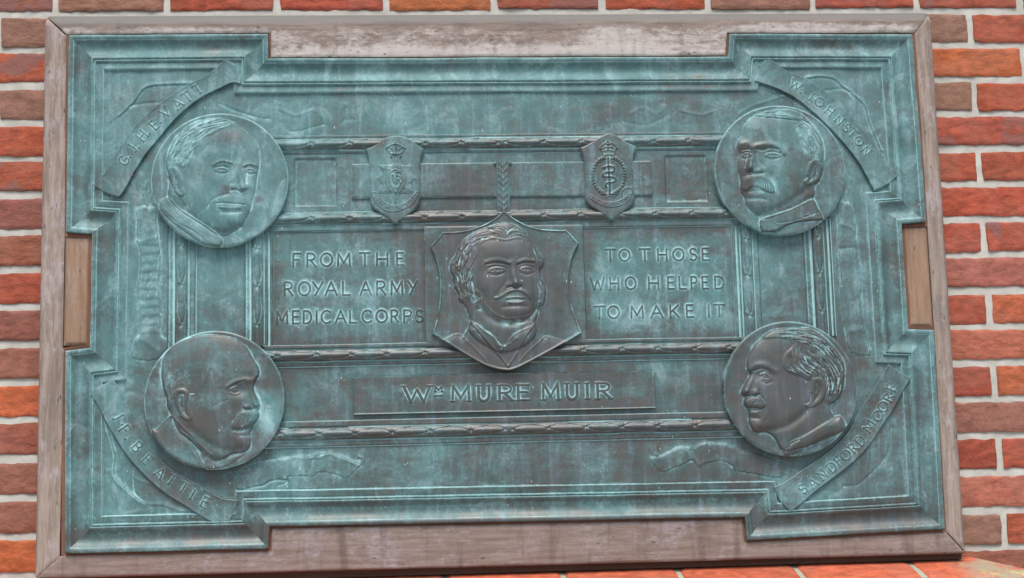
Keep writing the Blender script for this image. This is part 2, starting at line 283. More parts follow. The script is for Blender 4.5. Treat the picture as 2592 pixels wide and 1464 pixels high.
def head_beattie(s):                                 # crop (360,830) x3.932, bald profile facing right
    head = [(285, 860), (245, 780), (238, 690), (205, 600), (190, 480), (195, 350), (235, 250), (330, 160), (480, 100), (650, 70), (800, 80), (940, 122), (1045, 200), (1100, 300), (1152, 380), (1168, 455), (1135, 520), (1112, 585), (1125, 650), (1160, 715), (1172, 775), (1150, 808), (1168, 850), (1150, 915), (1115, 960), (1090, 1010), (1075, 1050), (1082, 1120), (1070, 1190), (1010, 1240), (900, 1255), (800, 1310), (690, 1300), (560, 1200), (420, 1080), (330, 980)]
    d = s.inside(head); s.dome(d, 16, 2.4, .6); s.dome(d, 280, 9, .62); hm = ss(d, 0, 10)
    s.line([(480, 1000), (600, 1110), (720, 1190), (860, 1230), (980, 1215)], 34, -2.0)
    s.blob(620, 350, 300, 200, 1.2); s.blob(740, 820, 150, 130, 1.6); s.blob(930, 720, 70, 50, 1.2)
    s.line([(850, 590), (930, 545), (1020, 520), (1100, 520), (1140, 480)], 26, 2.4, .2); s.line([(880, 592), (940, 560), (1015, 532)], 8, -2.2, .3)
    s.blob(985, 620, 75, 55, -4.2); s.line([(870, 625), (915, 598), (960, 590)], 7, 1.4); s.line([(880, 650), (930, 665), (970, 650)], 7, 1.1); s.blob(925, 622, 26, 18, 1.8)
    s.line([(1062, 545), (1085, 640), (1115, 710), (1135, 770)], 26, 1.5, 0, h2=4.6); s.blob(1140, 775, 26, 24, 1.6); s.blob(1045, 790, 34, 24, 3.0); s.line([(1015, 812), (1060, 825), (1120, 810), (1150, 815)], 8, -2.6); s.line([(1005, 740), (995, 790), (1010, 815)], 9, -1.5)
    bm = s.inside([(985, 838), (1060, 822), (1145, 832), (1166, 868), (1140, 930), (1085, 985), (1000, 1015), (915, 1010), (888, 975), (935, 900)]); s.dome(bm, 45, 3.6, .6); bmm = ss(bm, 0, 12)
    for k in range(10): s.line([(1135-k*16, 835+k*2), (1100-k*18, 895+k*6), (1050-k*17, 975+k*3)], 4.5, .45*(-1)**k, .4, mask=bmm)
    s.line([(900, 1025), (980, 1035), (1060, 1010)], 10, -.9); s.blob(1010, 1130, 80, 70, 2.2); s.line([(980, 1075), (1060, 1080)], 14, -1.0)
    s.line([(690, 800), (760, 760), (860, 720)], 7, -.5); s.line([(790, 610), (780, 680)], 16, -.7); s.line([(640, 500), (560, 640), (560, 760)], 30, .6)
    s.line([(480, 655), (520, 655)], 7, -1.5); s.line([(200, 480), (235, 600), (260, 720)], 12, 1.0)
    ear(s, [(318, 700), (335, 640), (375, 618), (425, 622), (462, 660), (452, 740), (480, 830), (496, 905), (450, 918), (390, 880), (345, 810)], 400, 740, 1)
    hairm = ss(s.inside([(215, 520), (250, 430), (420, 380), (520, 480), (500, 600), (420, 600), (340, 600), (300, 700), (260, 780), (230, 650)]), 0, 50)*hm
    s.hair([([(520, 460), (420, 520), (330, 600), (280, 720)], 110)], 18, 50, 5, .5, hairm, 11)
    coat = [(282, 872), (150, 1005), (90, 1010), (150, 1180), (320, 1330), (560, 1420), (640, 1410), (580, 1300), (520, 1170), (440, 1100), (350, 1020), (300, 930)]
    c = s.inside(coat, n=3); s.dome(c, 60, 5.0, .6)
    s.line([(150, 1010), (220, 940), (284, 872)], 8, 1.6); s.line([(286, 880), (310, 950), (350, 1010), (480, 1100), (560, 1200), (660, 1290), (740, 1320)], 9, 1.8); s.line([(300, 870), (380, 960), (480, 1060), (560, 1150), (700, 1270)], 8, 1.3)
    s.line([(500, 1240), (560, 1330), (600, 1390)], 9, 1.2); band = s.inside([(640, 1290), (740, 1330), (880, 1290), (1010, 1245), (1000, 1280), (820, 1390), (640, 1400)]); s.dome(band, 30, 1.8, .6)
    s.F = np.maximum.reduce([hm, ss(c, 0, 8), ss(band, 0, 8)]); s.hairmask = hairm
def head_johnston(s):                                # crop (1790,250) x4.04, face turned left
    head = [(1085, 1020), (1105, 900), (1150, 840), (1190, 740), (1195, 620), (1198, 520), (1180, 425), (1130, 330), (1050, 230), (960, 152), (850, 112), (700, 108), (570, 135), (470, 180), (385, 265), (362, 370), (312, 430), (300, 500), (328, 560), (312, 640), (310, 710), (330, 790), (338, 860), (340, 940), (378, 1010), (400, 1090), (450, 1150), (540, 1205), (600, 1230), (840, 1150)]
    d = s.inside(head); s.dome(d, 270, 10.5, .62); hm = ss(d, 0, 10)
    s.blob(600, 330, 220, 120, 1.4); s.blob(800, 800, 150, 140, 1.6, -20); s.blob(380, 720, 45, 60, 1.0); s.blob(650, 700, 70, 50, 1.0)
    s.line([(345, 470), (400, 455), (440, 490)], 26, 2.0); s.line([(500, 490), (580, 480), (690, 490), (780, 570)], 32, 3.2, .2)
    s.line([(480, 525), (560, 535), (640, 512), (720, 530)], 11, -3.0, .2); s.line([(360, 530), (410, 522), (440, 535)], 8, -1.6)
    eye(s, 400, 582, 80, 27, -3, 2.2); eye(s, 662, 588, 150, 29, 3, 2.8)
    s.line([(458, 520), (452, 600), (440, 670), (430, 722)], 30, 2.6, 0, h2=6.5); s.blob(430, 715, 34, 34, 2.4); s.blob(520, 745, 38, 26, 2.6); s.line([(410, 755), (470, 775), (510, 772), (570, 770)], 9, -3.0)
    s.line([(505, 560), (520, 640), (570, 700)], 16, -1.6); s.line([(410, 560), (395, 640), (385, 700)], 12, -1.6); s.line([(600, 760), (680, 840), (720, 960)], 26, -1.6)
    mou = [(345, 870), (370, 810), (450, 782), (545, 785), (620, 822), (672, 890), (685, 965), (640, 978), (580, 958), (520, 925), (450, 915), (400, 950), (355, 930)]
    m = s.inside(mou); s.dome(m, 30, 3.4, .6); mm = ss(m, 0, 10)
    for k in range(14):
        x = 375+k*22; s.line([(x+55, 795+abs(k-6)*5), (x+10, 850), (x-8+k*3, 930)], 4.2, 1.1, .3, mask=mm); s.line([(x+66, 795+abs(k-6)*5), (x+21, 850), (x+3+k*3, 930)], 4, -.9, .3, mask=mm)
    s.line([(420, 950), (500, 950), (560, 960)], 14, -.8); s.line([(440, 985), (500, 992), (550, 985)], 20, 1.0); s.blob(510, 1085, 110, 60, 2.6); s.line([(420, 1030), (510, 1028), (590, 1040)], 16, -1.2)
    s.line([(560, 1190), (700, 1130), (860, 1050), (1000, 940)], 36, -2.2)
    hairm = ss(s.inside([(470, 190), (600, 100), (900, 110), (1120, 300), (1200, 480), (1190, 640), (1050, 650), (990, 620), (930, 540), (890, 420), (870, 300), (930, 235), (700, 215)]), 0, 22)*hm
    s.H += 1.1*hairm
    s.hair([([(470, 185), (640, 165), (800, 160), (960, 200)], 40), ([(900, 240), (1020, 300), (1120, 420), (1160, 560)], 60)], 22, 90, 5.5, 1.3, hairm, 13)
    s.hair([([(940, 330), (960, 440), (1020, 560)], 80), ([(1060, 420), (1100, 520), (1120, 620)], 60)], 22, 30, 5, .8, hairm, 14)
    s.line([(470, 182), (620, 200), (760, 215), (930, 235)], 6, -1.5)
    ear(s, [(1010, 790), (1045, 665), (1110, 640), (1158, 690), (1164, 770), (1135, 840), (1065, 878), (1005, 885), (985, 850), (1020, 810)], 1095, 745, -1)
    collar = [(590, 1215), (720, 1178), (850, 1135), (980, 1070), (1085, 1025), (1130, 1110), (1195, 1240), (1080, 1248), (900, 1272), (780, 1320), (700, 1360), (560, 1362), (540, 1250)]
    c = s.inside(collar, n=2); s.dome(c, 26, 5.5, .55)
    s.line([(590, 1222), (840, 1142), (1080, 1033)], 7, 1.4); s.line([(545, 1245), (552, 1355)], 6, 1.5); s.line([(585, 1225), (600, 1360)], 6, 1.6); s.line([(710, 1300), (725, 1350)], 6, 1.4)
    s.line([(700, 1275), (860, 1255), (1160, 1160)], 6, -.9); s.line([(620, 1235), (740, 1300)], 5, .7)
    for p in (arc(960, 1238, 24, 20, 0, 360), arc(1020, 1215, 22, 22, 60, 300), [(1065, 1180), (1072, 1210), (1095, 1210), (1110, 1175)]): s.line(p, 4, 1.3, sm=False)
    s.F = np.maximum(hm, ss(c, 0, 8)); s.hairmask = hairm
def head_moore(s):                                   # crop (1810,790) x3.731, profile facing left
    head = [(650, 1310), (560, 1185), (480, 1135), (400, 1140), (350, 1105), (322, 1045), (315, 985), (318, 925), (290, 900), (268, 868), (272, 828), (285, 802), (250, 780), (246, 745), (288, 662), (332, 590), (308, 550), (298, 490), (310, 430), (342, 365), (372, 308), (435, 250), (470, 212), (540, 170), (640, 152), (760, 158), (860, 148), (935, 172), (1020, 230), (1100, 308), (1172, 390), (1216, 480), (1226, 570), (1216, 700), (1182, 790), (1130, 858), (1085, 880), (1120, 980), (1190, 985), (1215, 1120), (900, 1260)]
    d = s.inside(head); s.dome(d, 16, 3.0, .6); s.dome(d, 250, 9.5, .62); hm = ss(d, 0, 9)
    s.line([(430, 1125), (560, 1110), (700, 1060), (830, 960), (880, 890)], 34, -3.0); s.blob(560, 850, 170, 150, 2.0); s.blob(480, 380, 130, 110, 1.0); s.blob(640, 980, 130, 60, 1.2, -25)
    s.line([(318, 545), (390, 505), (470, 510), (560, 560)], 30, 2.6, .2); s.line([(370, 560), (440, 540), (500, 560)], 10, -1.6)
    s.blob(420, 600, 85, 46, -3.2); s.blob(452, 612, 24, 24, 2.4); s.line([(425, 598), (452, 584), (485, 596), (512, 630)], 6, 1.7); s.line([(440, 636), (465, 640), (505, 636)], 5, .9); s.line([(425, 578), (470, 562), (520, 596)], 6, -1.0); s.blob(438, 614, 7, 12, -1.6); s.line([(440, 660), (480, 680), (530, 660)], 10, -.9)
    s.line([(352, 610), (318, 680), (285, 745)], 26, 1.6, 0, h2=4.2); s.blob(288, 755, 26, 24, 1.8); s.blob(372, 762, 34, 26, 3.0); s.line([(285, 796), (330, 800), (400, 788)], 8, -2.8); s.line([(415, 740), (420, 790), (450, 850)], 12, -1.8)
    mou = [(272, 850), (300, 815), (350, 800), (410, 805), (452, 850), (462, 900), (420, 915), (360, 905), (300, 905)]
    m = s.inside(mou); s.dome(m, 26, 4.6, .6); s.hair([([(360, 820), (320, 890)], 40), ([(380, 830), (430, 890)], 30)], 60, 30, 4, .9, ss(m, 0, 8), 21)
    s.line([(315, 922), (370, 925), (432, 922)], 8, -2.4); s.line([(325, 950), (380, 955)], 18, 1.8); s.line([(325, 1000), (400, 1005)], 18, -1.8); s.blob(390, 1075, 75, 45, 2.6)
    s.line([(470, 900), (500, 960), (480, 1020)], 14, -.7)
    hairp = [(470, 215), (640, 145), (860, 145), (1020, 230), (1180, 390), (1230, 570), (1190, 790), (1080, 880), (1040, 830), (1030, 700), (960, 620), (900, 660), (800, 620), (660, 570), (620, 500), (640, 400), (720, 310), (600, 260), (450, 262)]
    hairm = ss(s.inside(hairp), 0, 22)*hm; s.H += 1.7*hairm
    s.hair([([(560, 215), (760, 220), (950, 260), (1100, 400)], 70), ([(740, 290), (760, 420), (820, 520), (920, 580)], 90), ([(860, 280), (1000, 380), (1100, 500), (1150, 640), (1120, 780)], 100),
            ([(900, 420), (1000, 520), (1060, 640), (1060, 780)], 70), ([(650, 520), (760, 560), (880, 640)], 40), ([(1040, 260), (1160, 400), (1210, 560), (1180, 740)], 40)], 22, 100, 7, 1.9, hairm, 23)
    ear(s, [(895, 760), (905, 660), (950, 628), (1005, 655), (1030, 720), (1022, 790), (985, 845), (930, 885), (870, 902), (845, 880), (890, 840)], 955, 745, -1, 4.0)
    collar = [(655, 1305), (760, 1210), (880, 1140), (1000, 1070), (1110, 1010), (1190, 982), (1228, 1085), (1212, 1132), (1100, 1165), (980, 1215), (860, 1290), (740, 1352), (660, 1352)]
    c = s.inside(collar, n=2); s.dome(c, 45, 5.0, .6)
    s.line([(660, 1300), (700, 1240), (775, 1200)], 6, 1.6); s.line([(680, 1310), (730, 1240), (790, 1205)], 5, -1.5); s.line([(790, 1205), (1110, 1016)], 8, 1.4); s.line([(600, 1230), (650, 1300)], 7, 1.2)
    s.F = np.maximum(hm*(d > 0), ss(c, 0, 8)); s.hairmask = hairm
# ---------------------------------------------------------------- mesh building
def add_mesh(name, V, Fq, mat, parent=None, attrs=None, smooth=True, flat_from=None):
    me = bpy.data.meshes.new(name); V = np.asarray(V, np.float32); Fq = np.asarray(Fq, np.int32)
    me.vertices.add(len(V)); me.vertices.foreach_set('co', V.ravel())
    me.loops.add(Fq.size); me.loops.foreach_set('vertex_index', Fq.ravel())
    me.polygons.add(len(Fq)); me.polygons.foreach_set('loop_start', np.arange(0, Fq.size, 4, dtype=np.int32))
    me.polygons.foreach_set('loop_total', np.full(len(Fq), 4, np.int32))
    me.polygons.foreach_set('use_smooth', np.full(len(Fq), smooth))
    me.update(calc_edges=True)
    for k, a in (attrs or {}).items():
        at = me.attributes.new(k, 'FLOAT', 'POINT'); at.data.foreach_set('value', np.asarray(a, np.float32).ravel())
    if mat: me.materials.append(mat)
    o = bpy.data.objects.new(name, me); COL.objects.link(o)
    if parent is not None: o.parent = parent
    return o
def empty(name, label, cat, loc=(0, 0, ZOFF)):
    o = bpy.data.objects.new(name, None); COL.objects.link(o); o.location = loc; o.empty_display_size = 0.1
    o['label'] = label; o['category'] = cat; return o
STAINS = []                                        # (x, z, rx, rz, amount): brown worn areas (+) and pale verdigris (-), mm
def tone_at(X, Z):
    t = np.zeros_like(X)
    for x, z, rx, rz, a in STAINS: t += a*np.exp(-(np.abs((X-x)/rx)**2.6+np.abs((Z-z)/rz)**2.6))
    return t
def relief(name, mat, x0, x1, z0, z1, step, fn, outline=None, back=0., parent=None, names=None, cav=(3., 10.), tone=True, skirt=True, pg=.35, cmax=9.):
    """a cast plate: a grid of heights (mm off the wall) cut to an outline, with its sides; fn(X,Z) -> H, ids"""
    nx, nz = int(round((x1-x0)/step))+1, int(round((z1-z0)/step))+1
    X, Z = np.meshgrid(np.linspace(x0, x1, nx), np.linspace(z1, z0, nz)); sx = (x1-x0)/(nx-1); sz = (z1-z0)/(nz-1)
    r = fn(X, Z); H, ids = r[0], r[1]; extra = r[2] if len(r) > 2 else None
    keep = np.ones((nz-1, nx-1), bool)
    if outline is not None:
        D = sdf(X, Z, outline); Dc = (D[1:, 1:]+D[:-1, 1:]+D[1:, :-1]+D[:-1, :-1])/4; keep = Dc > 0
        P = np.pad(keep, 1); a = P[1:, 1:] & P[:-1, 1:] & P[1:, :-1] & P[:-1, :-1]; b = P[1:, 1:] | P[:-1, 1:] | P[1:, :-1] | P[:-1, :-1]
        bd = b & ~a; gz, gx = np.gradient(D, -sz, sx); gl = np.maximum(np.hypot(gx, gz), 1e-6); mv = np.where(bd & (np.abs(D) < 1.6*step), D, 0)
        X = X-mv*gx/gl; Z = Z-mv*gz/gl
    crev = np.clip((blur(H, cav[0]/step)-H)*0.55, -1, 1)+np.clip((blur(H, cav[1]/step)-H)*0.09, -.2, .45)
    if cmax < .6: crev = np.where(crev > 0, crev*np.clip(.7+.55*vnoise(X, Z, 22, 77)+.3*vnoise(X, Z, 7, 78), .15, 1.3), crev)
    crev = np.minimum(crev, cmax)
    crev = np.where(crev < 0, np.maximum(crev*pg, -.35), crev)  # negative pg pales raised ridges: highlights painted where light catches
    if extra is not None: crev = crev+extra
    tn = tone_at(X, Z) if tone else np.zeros_like(X)
    fid = np.zeros((nz-1, nx-1), int) if ids is None else ids[:-1, :-1]
    idx = np.arange(nz*nx).reshape(nz, nx); KP = np.pad(keep, 1); objs = {}
    for k in np.unique(fid[keep]):
        m = keep & (fid == k); r_, c_ = np.nonzero(m)
        q = np.stack([idx[r_+1, c_], idx[r_+1, c_+1], idx[r_, c_+1], idx[r_, c_]], 1)
        u, inv = np.unique(q, return_inverse=True); q = inv.reshape(q.shape)
        V = np.stack([X.ravel()[u]/1000, -H.ravel()[u]/1000, Z.ravel()[u]/1000], 1); A, T = crev.ravel()[u], tn.ravel()[u]
        Vs, Fs, As, Ts = [V], [q], [A], [T]; nv = len(V)
        if skirt:
            for dr, dc, e in ((-1, 0, ((0, 0), (0, 1))), (1, 0, ((1, 1), (1, 0))), (0, -1, ((1, 0), (0, 0))), (0, 1, ((0, 1), (1, 1)))):
                nb = KP[1+r_+dr, 1+c_+dc]; rr, cc = r_[~nb], c_[~nb]
                if len(rr) == 0: continue
                a = idx[rr+e[0][0], cc+e[0][1]]; b = idx[rr+e[1][0], cc+e[1][1]]; n = len(a)
                uu, iv = np.unique(np.r_[a, b], return_inverse=True); a, b = iv[:n], iv[n:]; nu = len(uu)
                top = np.stack([X.ravel()[uu]/1000, -H.ravel()[uu]/1000, Z.ravel()[uu]/1000], 1); bot = top.copy(); bot[:, 1] = -back/1000
                Vs += [top, bot]; Fs.append(np.stack([a, b, b+nu, a+nu], 1)+nv); nv += 2*nu
                As += [crev.ravel()[uu]+.1]*2; Ts += [tn.ravel()[uu]]*2
        nm = name if (k == 0 or not names) else names[k]
        ats = {'patina_highlight': np.concatenate(As), 'tone': np.concatenate(Ts)}
        objs[int(k)] = add_mesh(nm, np.concatenate(Vs), np.concatenate(Fs), mat, parent, ats)
    base = objs.get(0)
    for k, o in objs.items():
        if k != 0 and base is not None: o.parent = base
    return objs

# ---------------------------------------------------------------- materials
def mat_new(n):
    m = bpy.data.materials.new(n); m.use_nodes = True; t = m.node_tree; return m, t, t.nodes['Principled BSDF']
def N(t, kind, **kw):
    n = t.nodes.new('ShaderNode'+kind)
    for k, v in kw.items(): setattr(n, k, v)
    return n
def noise(t, co, scale, detail=4, rough=.55, sc=(1, 1, 1), dist=0):
    mp = N(t, 'Mapping'); mp.inputs['Scale'].default_value = sc; t.links.new(co, mp.inputs[0])
    n = N(t, 'TexNoise'); n.inputs['Scale'].default_value = scale; n.inputs['Detail'].default_value = detail; n.inputs['Roughness'].default_value = rough; n.inputs['Distortion'].default_value = dist
    t.links.new(mp.outputs[0], n.inputs['Vector']); return n.outputs[0]
def rng_(t, v, a, b, c=0., d=1., smooth=True):
    n = N(t, 'MapRange', interpolation_type='SMOOTHSTEP' if smooth else 'LINEAR')
    for i, x in zip((1, 2, 3, 4), (a, b, c, d)): n.inputs[i].default_value = x
    t.links.new(v, n.inputs[0]); return n.outputs[0]
def mth(t, op, a, b=None, c=None):
    n = N(t, 'Math', operation=op)
    for i, x in enumerate((a, b, c)):
        if x is None: continue
        if isinstance(x, (int, float)): n.inputs[i].default_value = x
        else: t.links.new(x, n.inputs[i])
    return n.outputs[0]
def mix(t, f, a, b):
    n = N(t, 'Mix', data_type='RGBA')
    for s, x in ((0, f), (6, a), (7, b)):
        if isinstance(x, (int, float)): n.inputs[s].default_value = x
        elif isinstance(x, tuple): n.inputs[s].default_value = (*x, 1)
        else: t.links.new(x, n.inputs[s])
    return n.outputs[2]
def bump(t, b, h, strength, dist, prev=None):
    n = N(t, 'Bump'); n.inputs['Strength'].default_value = strength; n.inputs['Distance'].default_value = dist; t.links.new(h, n.inputs['Height'])
    if prev is not None: t.links.new(prev, n.inputs['Normal'])
    return n.outputs[0]
def make_bronze():
    m, t, b = mat_new('weathered_bronze'); co = N(t, 'TexCoord').outputs['Object']
    pa = N(t, 'Attribute', attribute_name='patina_highlight').outputs['Fac']; to = N(t, 'Attribute', attribute_name='tone').outputs['Fac']
    big = noise(t, co, 5.5, 5, .62, dist=.4); mid = noise(t, co, 26, 6, .68, dist=.5); fine = noise(t, co, 170, 4, .7); vfine = noise(t, co, 620, 3, .6)
    streak = noise(t, co, 60, 5, .65, (1, 1, .09)); hs = noise(t, co, 50, 4, .6, (.22, 1, 1.0))
    # verdigris amount; pa also carries the painted ridge highlights
    v = mth(t, 'MULTIPLY_ADD', big, 1.15, mth(t, 'MULTIPLY_ADD', mid, .75, mth(t, 'MULTIPLY_ADD', streak, .28, mth(t, 'MULTIPLY', hs, .47))))
    v = mth(t, 'MULTIPLY_ADD', fine, .6, v); v = mth(t, 'MULTIPLY_ADD', mth(t, 'SUBTRACT', v, 1.63), 2.0, .0); v = mth(t, 'SUBTRACT', v, mth(t, 'MULTIPLY', to, .82)); v = mth(t, 'MULTIPLY_ADD', pa, .8, v)
    teal = rng_(t, v, -.80, .46)
    brown = mix(t, rng_(t, mid, .35, .65), (.094, .090, .080), (.066, .080, .076))
    brown = mix(t, rng_(t, streak, .45, .75), brown, (.112, .124, .142))
    green = mix(t, rng_(t, noise(t, co, 11, 4, .6), .3, .7), (.074, .196, .192), (.122, .256, .256))
    cl = noise(t, co, 19, 7, .74, (1, 1, .8), .9)
    green = mix(t, rng_(t, cl, .36, .56, .62, 0), green, (.055, .125, .125))
    green = mix(t, rng_(t, cl, .50, .66, 0, .85), green, (.225, .365, .37))
    green = mix(t, rng_(t, mth(t, 'MULTIPLY_ADD', fine, .35, streak), .72, .98), green, (.21, .34, .37))
    c = mix(t, teal, brown, green)
    pale = mth(t, 'MULTIPLY_ADD', pa, .95, mth(t, 'MULTIPLY_ADD', fine, .55, mth(t, 'MULTIPLY_ADD', mid, .45, mth(t, 'MULTIPLY_ADD', cl, .3, mth(t, 'MULTIPLY', streak, .12)))))
    pale = mth(t, 'SUBTRACT', pale, mth(t, 'MULTIPLY', to, .18))
    c = mix(t, rng_(t, pale, .84, 1.38, 0, .9), c, (.34, .57, .57))
    dark = rng_(t, mth(t, 'MULTIPLY_ADD', vfine, .5, mid), .62, .98, 0, .35); c = mix(t, dark, c, (.06, .075, .07))
    spk = N(t, 'TexVoronoi', feature='F1'); spk.inputs['Scale'].default_value = 105; sm_ = N(t, 'Mapping'); sm_.inputs['Scale'].default_value = (1.5, 1, .5); t.links.new(co, sm_.inputs[0]); t.links.new(sm_.outputs[0], spk.inputs['Vector'])
    sp = mth(t, 'MULTIPLY', rng_(t, spk.outputs['Distance'], .16, .07), rng_(t, noise(t, co, 33, 2), .60, .70)); c = mix(t, sp, c, (.50, .68, .62))
    t.links.new(c, b.inputs['Base Color']); t.links.new(rng_(t, teal, 0, 1, .46, .66), b.inputs['Roughness']); t.links.new(rng_(t, teal, 0, 1, .35, .05), b.inputs['Metallic'])
    b.inputs['Specular IOR Level'].default_value = .45
    n = bump(t, b, mid, .25, .0016); n = bump(t, b, fine, .35, .0006, n); n = bump(t, b, vfine, .3, .0002, n); t.links.new(n, b.inputs['Normal']); return m
def make_wood(name, a, bb, dark, along, grey, streaky=.5, cover=(.36, .62)):
    m, t, b = mat_new(name); co = N(t, 'TexCoord').outputs['Object']
    sc = (1, 8, 12) if along == 'x' else (12, 8, 1)
    g = noise(t, co, 9, 8, .7, sc, .3); gf = noise(t, co, 42, 4, .7, sc); bl = noise(t, co, 8, 6, .65, dist=.6); bl2 = noise(t, co, 105, 7, .78, (.5, 1, 1) if along == 'x' else (1, 1, .35), .4); st = noise(t, co, 30, 4, .6, (1, 1, .12))
    c = mix(t, rng_(t, g, .35, .65), a, bb)
    tw = N(t, 'Attribute', attribute_name='tone').outputs['Fac']
    c = mix(t, rng_(t, mth(t, 'MULTIPLY_ADD', tw, -.5, mth(t, 'MULTIPLY_ADD', bl2, .8, mth(t, 'MULTIPLY', bl, .5))), cover[0]+.2, cover[1]+.2), c, grey)
    c = mix(t, mth(t, 'MULTIPLY', rng_(t, st, .52, .7), streaky), c, dark)
    c = mix(t, rng_(t, gf, .60, .72, 0, .55), c, dark)
    v = N(t, 'TexVoronoi'); v.inputs['Scale'].default_value = 60; mp = N(t, 'Mapping'); mp.inputs['Scale'].default_value = (.6, 1, 1.4) if along == 'x' else (1.6, 1, .5); t.links.new(co, mp.inputs[0]); t.links.new(mp.outputs[0], v.inputs['Vector'])
    fl = mth(t, 'MULTIPLY', rng_(t, v.outputs['Distance'], .2, .08), rng_(t, noise(t, co, 21, 3), .48, .6)); c = mix(t, mth(t, 'MULTIPLY', fl, .75), c, (.045, .04, .042))
    pa = N(t, 'Attribute', attribute_name='patina_highlight').outputs['Fac']; c = mix(t, rng_(t, pa, .02, .4, 0, .35), c, (.04, .03, .025)); 
    to = N(t, 'Attribute', attribute_name='tone').outputs['Fac']; c = mix(t, rng_(t, mth(t, 'MULTIPLY_ADD', bl2, .5, to), .35, 1.1, 0, .9), c, tuple(x*1.0 for x in (.155, .15, .135)))
    t.links.new(c, b.inputs['Base Color']); b.inputs['Roughness'].default_value = .82; b.inputs['Specular IOR Level'].default_value = .25
    n = bump(t, b, g, .5, .0016); n = bump(t, b, gf, .5, .0006, n); t.links.new(n, b.inputs['Normal']); return m
def make_brick(name='red_brick', ledge=False):
    m, t, b = mat_new(name); co = N(t, 'TexCoord').outputs['Object']; oi = N(t, 'ObjectInfo')
    ad = N(t, 'VectorMath', operation='MULTIPLY_ADD'); cx = N(t, 'CombineXYZ'); t.links.new(oi.outputs['Random'], cx.inputs[0]); t.links.new(oi.outputs['Random'], cx.inputs[2]); t.links.new(cx.outputs[0], ad.inputs[0]); ad.inputs[1].default_value = (7.3, 3.1, 9.7); t.links.new(co, ad.inputs[2]); P = ad.outputs[0]
    bigp = noise(t, P, 9, 3, .5, (1, 1, 1.3), .6); mid = noise(t, P, 45, 6, .65, (.7, 1, 1.6), .5); fine = noise(t, P, 320, 4, .7); wr = noise(t, P, 75, 6, .72, (.75, 1, 1.2), 1.3)
    base = oi.outputs['Color']; al = oi.outputs['Alpha']
    hs = N(t, 'HueSaturation'); hs.inputs['Saturation'].default_value = 1.02; t.links.new(rng_(t, mth(t, 'MULTIPLY_ADD', fine, .35, mth(t, 'MULTIPLY', mid, .75)), .38, .74, .66, 1.30), hs.inputs['Value']); t.links.new(base, hs.inputs['Color']); c = hs.outputs[0]
    f = mth(t, 'MULTIPLY', rng_(t, bigp, .50, .60), al); c = mix(t, f, c, (.22, .105, .088))
    c = mix(t, rng_(t, fine, .60, .74, 0, .55), c, (.06, .028, .022)); c = mix(t, rng_(t, wr, .30, .42, .5, 0), c, (.12, .045, .032)); c = mix(t, rng_(t, bigp, .56, .36, 0, .22), c, (.30, .16, .12)); c = mix(t, rng_(t, mth(t, 'MULTIPLY_ADD', fine, .3, wr), .78, .95, 0, .45), c, (.50, .24, .15))
    if ledge:
        tc = N(t, 'Attribute', attribute_name='tone').outputs['Fac']
        li = mth(t, 'MULTIPLY', tc, rng_(t, noise(t, co, 17, 6, .7, dist=1), .38, .56)); c = mix(t, li, c, (.30, .25, .17)); li2 = mth(t, 'MULTIPLY', tc, rng_(t, noise(t, co, 34, 5, .7), .55, .66)); c = mix(t, li2, c, (.42, .36, .16))
    t.links.new(c, b.inputs['Base Color']); b.inputs['Roughness'].default_value = .9 if not ledge else .6; b.inputs['Specular IOR Level'].default_value = .2
    n = bump(t, b, wr, .62 if not ledge else .15, .004); n = bump(t, b, mid, .4, .0012, n); n = bump(t, b, fine, .7 if not ledge else .2, .0006, n); t.links.new(n, b.inputs['Normal']); return m
def make_mortar():
    m, t, b = mat_new('pale_lime_mortar'); co = N(t, 'TexCoord').outputs['Object']
    f = noise(t, co, 420, 4, .7); g = noise(t, co, 30, 5, .6); c = mix(t, rng_(t, g, .3, .7), (.40, .385, .335), (.50, .485, .43)); c = mix(t, rng_(t, f, .6, .75, 0, .5), c, (.22, .2, .17))
    pa = N(t, 'Attribute', attribute_name='tone').outputs['Fac']; c = mix(t, pa, c, (.19, .22, .12))
    t.links.new(c, b.inputs['Base Color']); b.inputs['Roughness'].default_value = .95; b.inputs['Specular IOR Level'].default_value = .15
    n = bump(t, b, g, .5, .002); n = bump(t, b, f, .8, .0008, n); t.links.new(n, b.inputs['Normal']); return m
BRONZE = make_bronze(); BRICK = make_brick(); LEDGE = make_brick('smooth_red_ledge_brick', True); MORTAR = make_mortar()
WOOD_T = make_wood('silvered_oak_top', (.17, .13, .105), (.27, .21, .18), (.10, .08, .07), 'x', (.45, .405, .37), .3, (.36, .62))
WOOD_B = make_wood('stained_oak_bottom', (.175, .128, .102), (.245, .188, .16), (.09, .062, .048), 'x', (.31, .27, .275), .55, (.42, .66))
WOOD_L = make_wood('weathered_oak_stile', (.20, .15, .12), (.33, .265, .215), (.09, .075, .065), 'z', (.36, .315, .32), .35, (.42, .62))
WOOD_F = make_wood('brown_oak_filler', (.235, .145, .09), (.30, .20, .135), (.13, .08, .05), 'z', (.36, .28, .24), .35, (.44, .72))
WOOD_R = make_wood('red_brown_backing', (.17, .075, .045), (.23, .105, .065), (.06, .03, .02), 'z', (.20, .10, .07), .3)
WOOD_D = make_wood('dark_oak_batten', (.065, .038, .024), (.10, .06, .038), (.03, .02, .015), 'x', (.08, .05, .035), .3)
